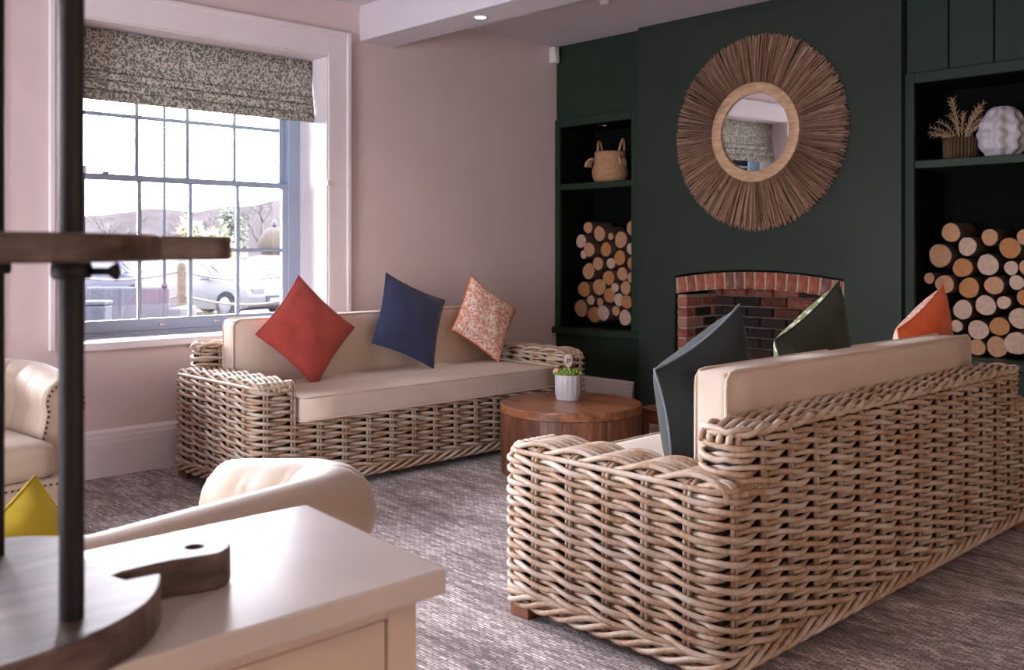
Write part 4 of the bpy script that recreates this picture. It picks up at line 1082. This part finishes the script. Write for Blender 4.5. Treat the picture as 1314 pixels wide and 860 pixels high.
# ------------------------------------------------------------------ cream rolled-arm armchairs (frame: faces -y)
def rolled_armchair():
    t = thing('armchair', '', 'armchair')
    # section: d outward from the path, z up; from the inner foot over the roll to the outer foot
    sec = [(-.115, .30, 1), (-.125, .38, 1), (-.118, .46, 1), (-.100, .53, 1)]
    for q in np.linspace(205, -75, 17): sec.append((.015+.105*math.cos(math.radians(q)), .668+.108*math.sin(math.radians(q)), 1 if q > 130 else 0))
    sec += [(.040, .48, 0), (.038, .30, 0), (.036, .10, 0)]
    sec = np.array(sec)
    path, d = round_path([(-.44, -.20), (-.44, .30), (.44, .30), (.44, -.20)], .16, False)
    path = np.vstack([np.linspace(path[0], path[1], 12)[:-1], path[1:-1], np.linspace(path[-2], path[-1], 12)[1:]])
    d = np.r_[0, np.cumsum(np.linalg.norm(np.diff(path, axis=0), axis=1))]; L = d[-1]
    def sweep(nm, a, b, n):
        s = np.linspace(a, b, n); x, y, nx, ny = sample(path, d, s)
        nx, ny = -nx, -ny                                   # outward
        V = []
        for i in range(n):
            arm = max(0, .52-s[i])/.52 if s[i] < L/2 else max(0, .52-(L-s[i]))/.52
            dz = -.055*arm**1.3; end = min(s[i]-a, b-s[i]); pin = 1-.10*math.exp(-end/.012)
            bul = .012*(abs(math.sin(PI*s[i]/.155))**.6-.6)
            for dd, z, soft in sec:
                zz = z+dz*min(1, max(0, (z-.1)/.45)); q = (dd+.01)*pin-.01+(math.copysign(bul, dd) if soft else 0)
                zz += (bul*.8 if soft and z > .66 else 0)
                V.append((x[i]+nx[i]*q, y[i]+ny[i]*q, zz))
        m = len(sec); Fc = [(i*m+k, i*m+k+1, (i+1)*m+k+1, (i+1)*m+k) for i in range(n-1) for k in range(m-1)]
        Fc += [tuple(range(m-1, -1, -1)), tuple((n-1)*m+k for k in range(m))]
        bm = bmesh.new(); vs = [bm.verts.new(v) for v in V]
        for f in Fc: bm.faces.new([vs[k] for k in f])
        bmesh.ops.recalc_face_normals(bm, faces=bm.faces[:])
        return mesh(nm, from_bm(bm), M['leather'], t, smooth=True, local=True, auto=60), V[:m], V[-m:]
    back, _, _ = sweep('back', .46, L-.46, 90)
    armL, endL, _ = sweep('arm', 0, .458, 44); armR, _, endR = sweep('arm', L-.458, L, 44)
    nails = []
    for arm, E in ((armL, endL), (armR, endR)):
        E = np.array(E); c = E.mean(0); f = c+(E-c)*.97; f[:, 1] -= .006
        n = len(E); V = np.vstack([E, f]); Fc = [(k, (k+1) % n, n+(k+1) % n, n+k) for k in range(n)]+[tuple(range(n, 2*n))]
        bm = bmesh.new(); vs = [bm.verts.new(v) for v in V]
        for q in Fc: bm.faces.new([vs[k] for k in q])
        bmesh.ops.recalc_face_normals(bm, faces=bm.faces[:])
        mesh('arm_facing', from_bm(bm), M['leather'], arm, local=True)
        loop = c+(E-c)*.86; loop[:, 1] = E[:, 1]-.007; seg = np.r_[0, np.cumsum(np.linalg.norm(np.diff(loop, axis=0), axis=1))]
        for q in np.arange(.0, seg[-1], .024):
            p = [np.interp(q, seg, loop[:, k]) for k in range(3)]; nails.append((p, (0, -1, 0)))
    # base rail, seat cushion and feet
    base = mesh('seat_base', box((-.40, -.42, .10), (.40, .30, .32), .03, 3), M['leather'], t, smooth=True, local=True, auto=60)
    for x in np.arange(-.38, .39, .026): nails.append(((x, -.421, .125), (0, -1, 0))); nails.append(((x, -.421, .295), (0, -1, 0)))
    mesh('seat_cushion', rounded_cushion((-.335, -.425, .32), (.335, .20, .47), .05, 2, .022), M['leather'], t, smooth=True, local=True)
    hem = []
    for p, nrm in nails:
        v, f = lathe([(.0062, 0), (.0050, .0032), (.0015, .0045)], 8); v = [(p[0]+a, p[1]-c, p[2]+b) for a, b, c in v]; hem.append((v, f))
    nl = mesh('nailheads', join(*hem), M['nail'], t, local=True); nl['kind'] = 'stuff'
    for x in (-.36, .36):
        for y in (-.36, .28): mesh('foot', lathe([(.018, 0), (.022, .02), (.028, .06), (.032, .11)], 16, (x, y, 0)), M['footwood'], t, smooth=True, local=True)
    for k in range(7):
        a = .62+(L-1.24)*k/6; x, y, nx, ny = [float(v[0]) for v in sample(path, d, np.array([a]))]
        v, f = lathe([(.010, -.004), (.012, 0), (.008, .006), (.002, .008)], 10); v = [(x+nx*(.112+c)-ny*0+a_*abs(ny), y+ny*(.112+c)+a_*abs(nx), .50+b_) for a_, b_, c in v]
        mesh('button', (v, f), M['leather'], back, smooth=True, local=True)
    return t
chair = rolled_armchair()
chair.location = (.90, 2.18, 0); chair.rotation_euler = (0, 0, PI+math.radians(12))
tag(chair, 'cream upholstered rolled-arm armchair seen from behind, just beyond the cabinet', 'armchair', 'cream rolled-arm armchairs')
chair2 = copy_tree(chair); chair2.location = (1.145, 4.76, 0); chair2.rotation_euler = (0, 0, .06)
tag(chair2, 'cream studded armchair facing the room at the frame edge, behind the iron rods', 'armchair', 'cream rolled-arm armchairs')
pillow('scatter_cushion', 'mustard yellow scatter cushion standing on the near cream armchair', (.70, 2.25, .52), (.78, .2, .55), (-.5, .1, .8), .40, 'yellow', 'yellow', group='scatter cushions on the armchairs')

# ------------------------------------------------------------------ outdoors, seen through the panes
GZ = -.35
struct('ground', box((-90, 6.08, GZ-.1), (110, 130, GZ)), M['asphalt'])
def hillside():
    V = []; Fc = []; n = 90
    for k in range(n+1):
        a = k/n; x = -60+200*a; y = 95+8*math.sin(a*5)
        h = 6.5+1.2*math.sin(a*9+1)+.8*math.sin(a*23)+.5*math.sin(a*61)
        for q in range(5): V.append((x+(q % 2)*.4, y+q*5, GZ+h*math.sin(q/4*PI/2)+.25*math.sin(k*1.7+q)))
    Fc = [(k*5+q, (k+1)*5+q, (k+1)*5+q+1, k*5+q+1) for k in range(n) for q in range(4)]
    struct('hills', (V, Fc), M['hill'], smooth=True)
hillside()
def ray_at(x, y, dist):                         # a place outdoors from its bearing and distance
    a = math.radians(46.005); fw = (math.cos(a), math.sin(a)); rt = (math.sin(a), -math.cos(a)); k = (x-657)/1246
    return (dist*(fw[0]+rt[0]*k), dist*(fw[1]+rt[1]*k), 1.3+dist*(320.7-y)/1246)
def bare_tree(px, dist, h, seed, label, mat='barktree'):
    rg = random.Random(seed); x, y, _ = ray_at(px, 320, dist)
    t = thing('bare_tree', label, 'tree', (x, y, GZ), group='trees beyond the car park')
    parts = []
    def grow(p, d, l, r, lv):
        q = [p]; dd = d
        for _ in range(3): dd = (dd+Vector((rg.gauss(0, .13), rg.gauss(0, .13), .04))).normalized(); q.append(q[-1]+dd*l/3)
        parts.append(tube([tuple(v) for v in q], np.linspace(r, r*.6, 4), 5 if lv < 2 else 4, False, (.3, .9, .1)))
        if lv < 4:
            for _ in range(3 if lv else 5):
                a = rg.uniform(0, 6.28); sp = rg.uniform(.45, .9); side = Vector((math.cos(a), math.sin(a), 0))
                grow(q[rg.choice((2, 3))], (dd+side*sp).normalized(), l*rg.uniform(.6, .78), r*.55, lv+1)
    grow(Vector((x, y, GZ)), Vector((0, 0, 1)), h*.36, h*.022, 0)
    mesh('trunk', parts[0], M[mat], t, smooth=True)
    mesh('branches', join(*parts[1:]), M[mat], t, smooth=True)['kind'] = 'stuff'
bare_tree(278, 54, 5.2, 1, 'bare winter tree with spreading twigs behind the yellow-green bush')
bare_tree(205, 55, 4.6, 2, 'small bare winter tree left of the golden bush')
bare_tree(340, 60, 6.0, 3, 'tall bare winter tree behind the thatched hut')
bare_tree(150, 62, 4.9, 4, 'bare winter tree above the parked dark car')
def bush(px, py, dist, w, h, mat, label, seed, kind='shrub'):
    rg = random.Random(seed); x, y, _ = ray_at(px, 320, dist); V = []; Fc = []
    t = thing('shrub', label, kind, (x, y, GZ), group='shrubs beyond the car park')
    for _ in range(1100):
        a = rg.uniform(0, 2*PI); e = math.asin(rg.uniform(-.2, 1)); r = rg.uniform(.62, 1.02)*(1+.12*math.sin(3*a+seed)+.1*math.sin(5*e+a))
        p = Vector((x+w*r*math.cos(a)*math.cos(e), y+w*r*math.sin(a)*math.cos(e), GZ+h*(.25+.75*r*max(0, math.sin(e)))+rg.uniform(-.05, .05)))
        d1 = Vector((rg.gauss(0, 1), rg.gauss(0, 1), rg.gauss(0, 1))).normalized()*.16; d2 = d1.orthogonal().normalized()*.06
        b = len(V); V += [p-d1, p+d2, p+d1, p-d2]; Fc.append((b, b+1, b+2, b+3))
    mesh('foliage', (V, Fc), M[mat], t)['kind'] = 'stuff'
    mesh('stem', tube([(x, y, GZ), (x+.05, y, GZ+h*.4), (x, y+.05, GZ+h*.75)], [.09, .07, .03], 6), M['barktree'], t, smooth=True)
bush(275, 290, 34, 1.15, 2.5, 'bush', 'yellow-green rounded bush behind the parked cars', 1)
bush(243, 280, 44, .85, 3.0, 'bushy', 'golden bush left of the yellow-green bush', 2)
bush(296, 270, 46, .75, 4.0, 'conifer', 'dark green conifer behind the yellow-green bush', 3, 'tree')
def hut():
    c = ray_at(352, 320, 37)[:2]; t = thing('thatched_hut', 'beige domed thatched hut at the car park edge by the window frame', 'hut', (*c, GZ))
    mesh('thatch', lathe([(.62, 1.62), (.66, 1.70), (.60, 2.0), (.46, 2.28), (.26, 2.46), (.05, 2.52)], 24, (*c, GZ), True, lambda a, z: 1+.03*math.sin(11*a)), M['thatch'], t, smooth=True)
    mesh('hut_wall', lathe([(.50, 0), (.50, 1.65)], 20, (*c, GZ)), M['postwood'], t, smooth=True, auto=40)
    mesh('finial', lathe([(.05, 2.5), (.09, 2.6), (.07, 2.75), (.01, 2.8)], 10, (*c, GZ)), M['cardark'], t, smooth=True)
hut()
def car(px, dist, turn, paint, label, van=False):
    """frame: x forward, y to its left; 4.3 m long"""
    x, y, _ = ray_at(px, 320, dist); rz = math.atan2(-y, -x)+math.radians(turn); t = thing('parked_car', label, 'car', (x, y, GZ), rz, 'cars in the car park')   # turn: degrees off facing the window
    side = [(-2.12, .34), (-2.16, .62), (-2.10, .92), (-1.30, .98), (1.00, .96), (1.95, .80), (2.14, .58), (2.12, .32), (1.72, .22), (-1.7, .22)]
    roof = [(-2.02, .90), (-1.55, 1.42), (-.75, 1.50), (.20, 1.46), (1.05, .95)] if van else [(-1.85, .94), (-1.25, 1.38), (-.55, 1.46), (.25, 1.40), (1.10, .94)]
    def slab(poly, w, bev, nm, mat, taper=0):
        v, f = prism(poly, -w, w, 'y', bev); v = [(a, b*(1-taper*max(0, c-.92)), c) for a, b, c in v]; return mesh(nm, (v, f), mat, t, local=True, smooth=True, auto=35)
    slab(side, .86, .05, 'car_body', M[paint]); slab(roof, .80, .04, 'cabin', M[paint], .32)
    g = [(a*.93-.03, .97+(b-.97)*.86) for a, b in roof]
    slab(g, .812, 0, 'side_window', M['carglass'], .30)
    v, f = box((-.012, -.66, -.26), (.012, .66, .26), .01, 1)
    ca, sa = math.cos(-.98), math.sin(-.98)
    mesh('windscreen', ([(a*ca+c*sa+.70, b, -a*sa+c*ca+1.185) for a, b, c in v], f), M['carglass'], t, local=True)
    for wx in (-1.32, 1.34):
        for wy in (-.80, .80):
            n = 24; v, f = lathe([(.20, -.10), (.33, -.10), (.345, -.06), (.345, .06), (.33, .10), (.20, .10)], n); v = [(wx+a, wy+c, .335+b) for a, b, c in v]
            w = mesh('wheel', (v, f), M['tyre'], t, local=True, smooth=True, auto=40)
            v, f = lathe([(.21, -.105), (.19, -.115), (.05, -.108), (.01, -.11)], n); sg = 1 if wy < 0 else -1; v = [(wx+a, wy+c*sg, .335+b) for a, b, c in v]
            mesh('hub', (v, f), M['wheel'], w, local=True, smooth=True)
    for sy in (-1, 1):
        mesh('headlamp', box((1.93, sy*.55-.18, .60), (2.11, sy*.55+.18, .76), .03), M['carwhite'], t, local=True)
        mesh('door_mirror', box((.62, sy*.96-.10, .93), (.76, sy*.96+.08, 1.07), .03), M[paint], t, local=True)
    mesh('grille', box((2.10, -.36, .42), (2.155, .36, .58), .01), M['carglass'], t, local=True)
    mesh('number_plate', box((2.15, -.26, .40), (2.165, .26, .51), .004), M['plate'], t, local=True)
    return t
car(166, 29, 38, 'cardark', 'dark blue parked car behind the outdoor wicker sofa')
car(226, 36, -18, 'carsilver', 'silver parked car in the middle of the car park', True)
car(279, 24.3, 40, 'carwhite', 'white parked car below the yellow-green bush')
car(347, 31.5, -24, 'carsilver', 'silver parked car with its number plate turned to the window')
car(104, 37, 20, 'carred', 'red parked car at the edge of the sash window')
def outdoor_seat():
    x, y, _ = ray_at(164, 320, 15.5); t = thing('outdoor_sofa', 'grey wicker outdoor sofa seen from behind through the lowest panes', 'sofa', (x, y, GZ), math.radians(-44))
    mesh('backrest', box((-.66, -.06, .25), (.66, .08, 1.06), .05, 3), M['outrattan'], t, local=True, smooth=True, auto=50)
    mesh('seat', box((-.66, .08, .12), (.66, .75, .45), .04, 3), M['outrattan'], t, local=True, smooth=True, auto=50)
    for s in (-1, 1): mesh('armrest', box((s*.75-.11, -.06, .05), (s*.75+.11, .78, .72), .04, 3), M['outrattan'], t, local=True, smooth=True, auto=50)
    x, y, _ = ray_at(124, 320, 13.2); t = thing('outdoor_stool', 'grey wicker cube stool in front of the outdoor sofa', 'stool', (x, y, GZ), math.radians(-40))
    mesh('stool_body', box((-.16, -.16, 0), (.16, .16, .90), .03, 2), M['outrattan'], t, local=True); mesh('stool_top', box((-.17, -.17, .90), (.17, .17, .96), .02, 2), M['outrattan'], t, local=True)
outdoor_seat()
posts = []
for k, px in enumerate((60, 233, 395)):
    x, y, _ = ray_at(px, 320, 17)
    o = mesh('fence_post', lathe([(.075, 0), (.075, 1.35), (.05, 1.42), (.01, 1.44)], 14, (x, y, GZ)), M['postwood'], smooth=True, auto=40); base_at(o)
    tag(o, ['wooden rope-fence post left of the sash window', 'wooden rope-fence post in the middle of the sash window', 'wooden rope-fence post right of the sash window'][k], 'post', 'posts of the rope fence'); posts.append((x, y))
for (a, b), nm in zip(zip(posts, posts[1:]), ('left', 'right')):
    for z, w in ((1.28, 'upper'), (.85, 'lower')):
        P = [(a[0]+(b[0]-a[0])*q, a[1]+(b[1]-a[1])*q, GZ+z-.16*math.sin(q*PI)) for q in np.linspace(0, 1, 15)]
        o = mesh('fence_rope', tube(P, .022, 6), M['ropeout'], smooth=True); base_at(o)
        tag(o, f'{w} rope of the fence, in the {nm} half of the window view', 'rope', 'ropes of the fence')
x, y, _ = ray_at(211, 320, 14); t = thing('lamp_post', 'thin grey lamp post outside, splitting the second column of panes', 'lamp post', (x, y, GZ))
mesh('pole', lathe([(.045, 0), (.030, .2), (.022, .3), (.022, 4.6)], 12, (x, y, GZ)), M['lamppost'], t, smooth=True, auto=40)
mesh('lamp_head', lathe([(.03, 4.6), (.16, 4.66), (.12, 4.9), (.02, 5.0)], 16, (x, y, GZ)), M['lamppost'], t, smooth=True, auto=40)
mesh('collar', lathe([(.035, 1.1), (.045, 1.13), (.035, 1.16)], 12, (x, y, GZ)), M['lamppost'], t, smooth=True)
def festoon():
    a = (1.95, 6.5, 2.52); b = (4.6, 6.5, 2.50); t = thing('festoon_lights', 'string of small dark festoon bulbs hanging outside the upper panes', 'string lights', (3.2, 6.3, 2.3))
    for p in (a, b): mesh('bracket', tube([(p[0], 6.04, p[2]), p], .008, 8), M['tyre'], t)
    P = [tuple(np.array(a)+(np.array(b)-np.array(a))*q-np.array([0, 0, .10*math.sin(q*PI)])) for q in np.linspace(0, 1, 60)]
    mesh('wire', tube(P, .004, 5), M['tyre'], t)
    for q in (.19, .36, .53, .69):
        p = P[int(q*59)]; mesh('bulb', lathe([(.005, 0), (.006, -.015), (.012, -.03), (.009, -.05), (.002, -.055)], 10, p), M['carglass'], t, smooth=True)
festoon()
def grass_clump(px, dist, seed):
    rg = random.Random(seed); x, y, _ = ray_at(px, 320, dist); L = []
    for _ in range(40):
        a = rg.uniform(0, 6.28); h = rg.uniform(.35, .7); s = rg.uniform(.05, .25)
        L.append(tube([(x, y, GZ), (x+s*.4*math.cos(a), y+s*.4*math.sin(a), GZ+h*.6), (x+s*math.cos(a), y+s*math.sin(a), GZ+h)], [.010, .008, .002], 4))
    return join(*L)
for k, (px, dist) in enumerate(((232, 16.2), (262, 15.5), (300, 15.0))):
    o = mesh('grass_tuft', grass_clump(px, dist, k), M['reed']); base_at(o); o['kind'] = 'thing'
    tag(o, ['straw-coloured grass tuft left of the middle fence post', 'straw-coloured grass tuft below the white parked car', 'straw-coloured grass tuft near the right-hand panes'][k], 'grass', 'grass tufts by the rope fence')
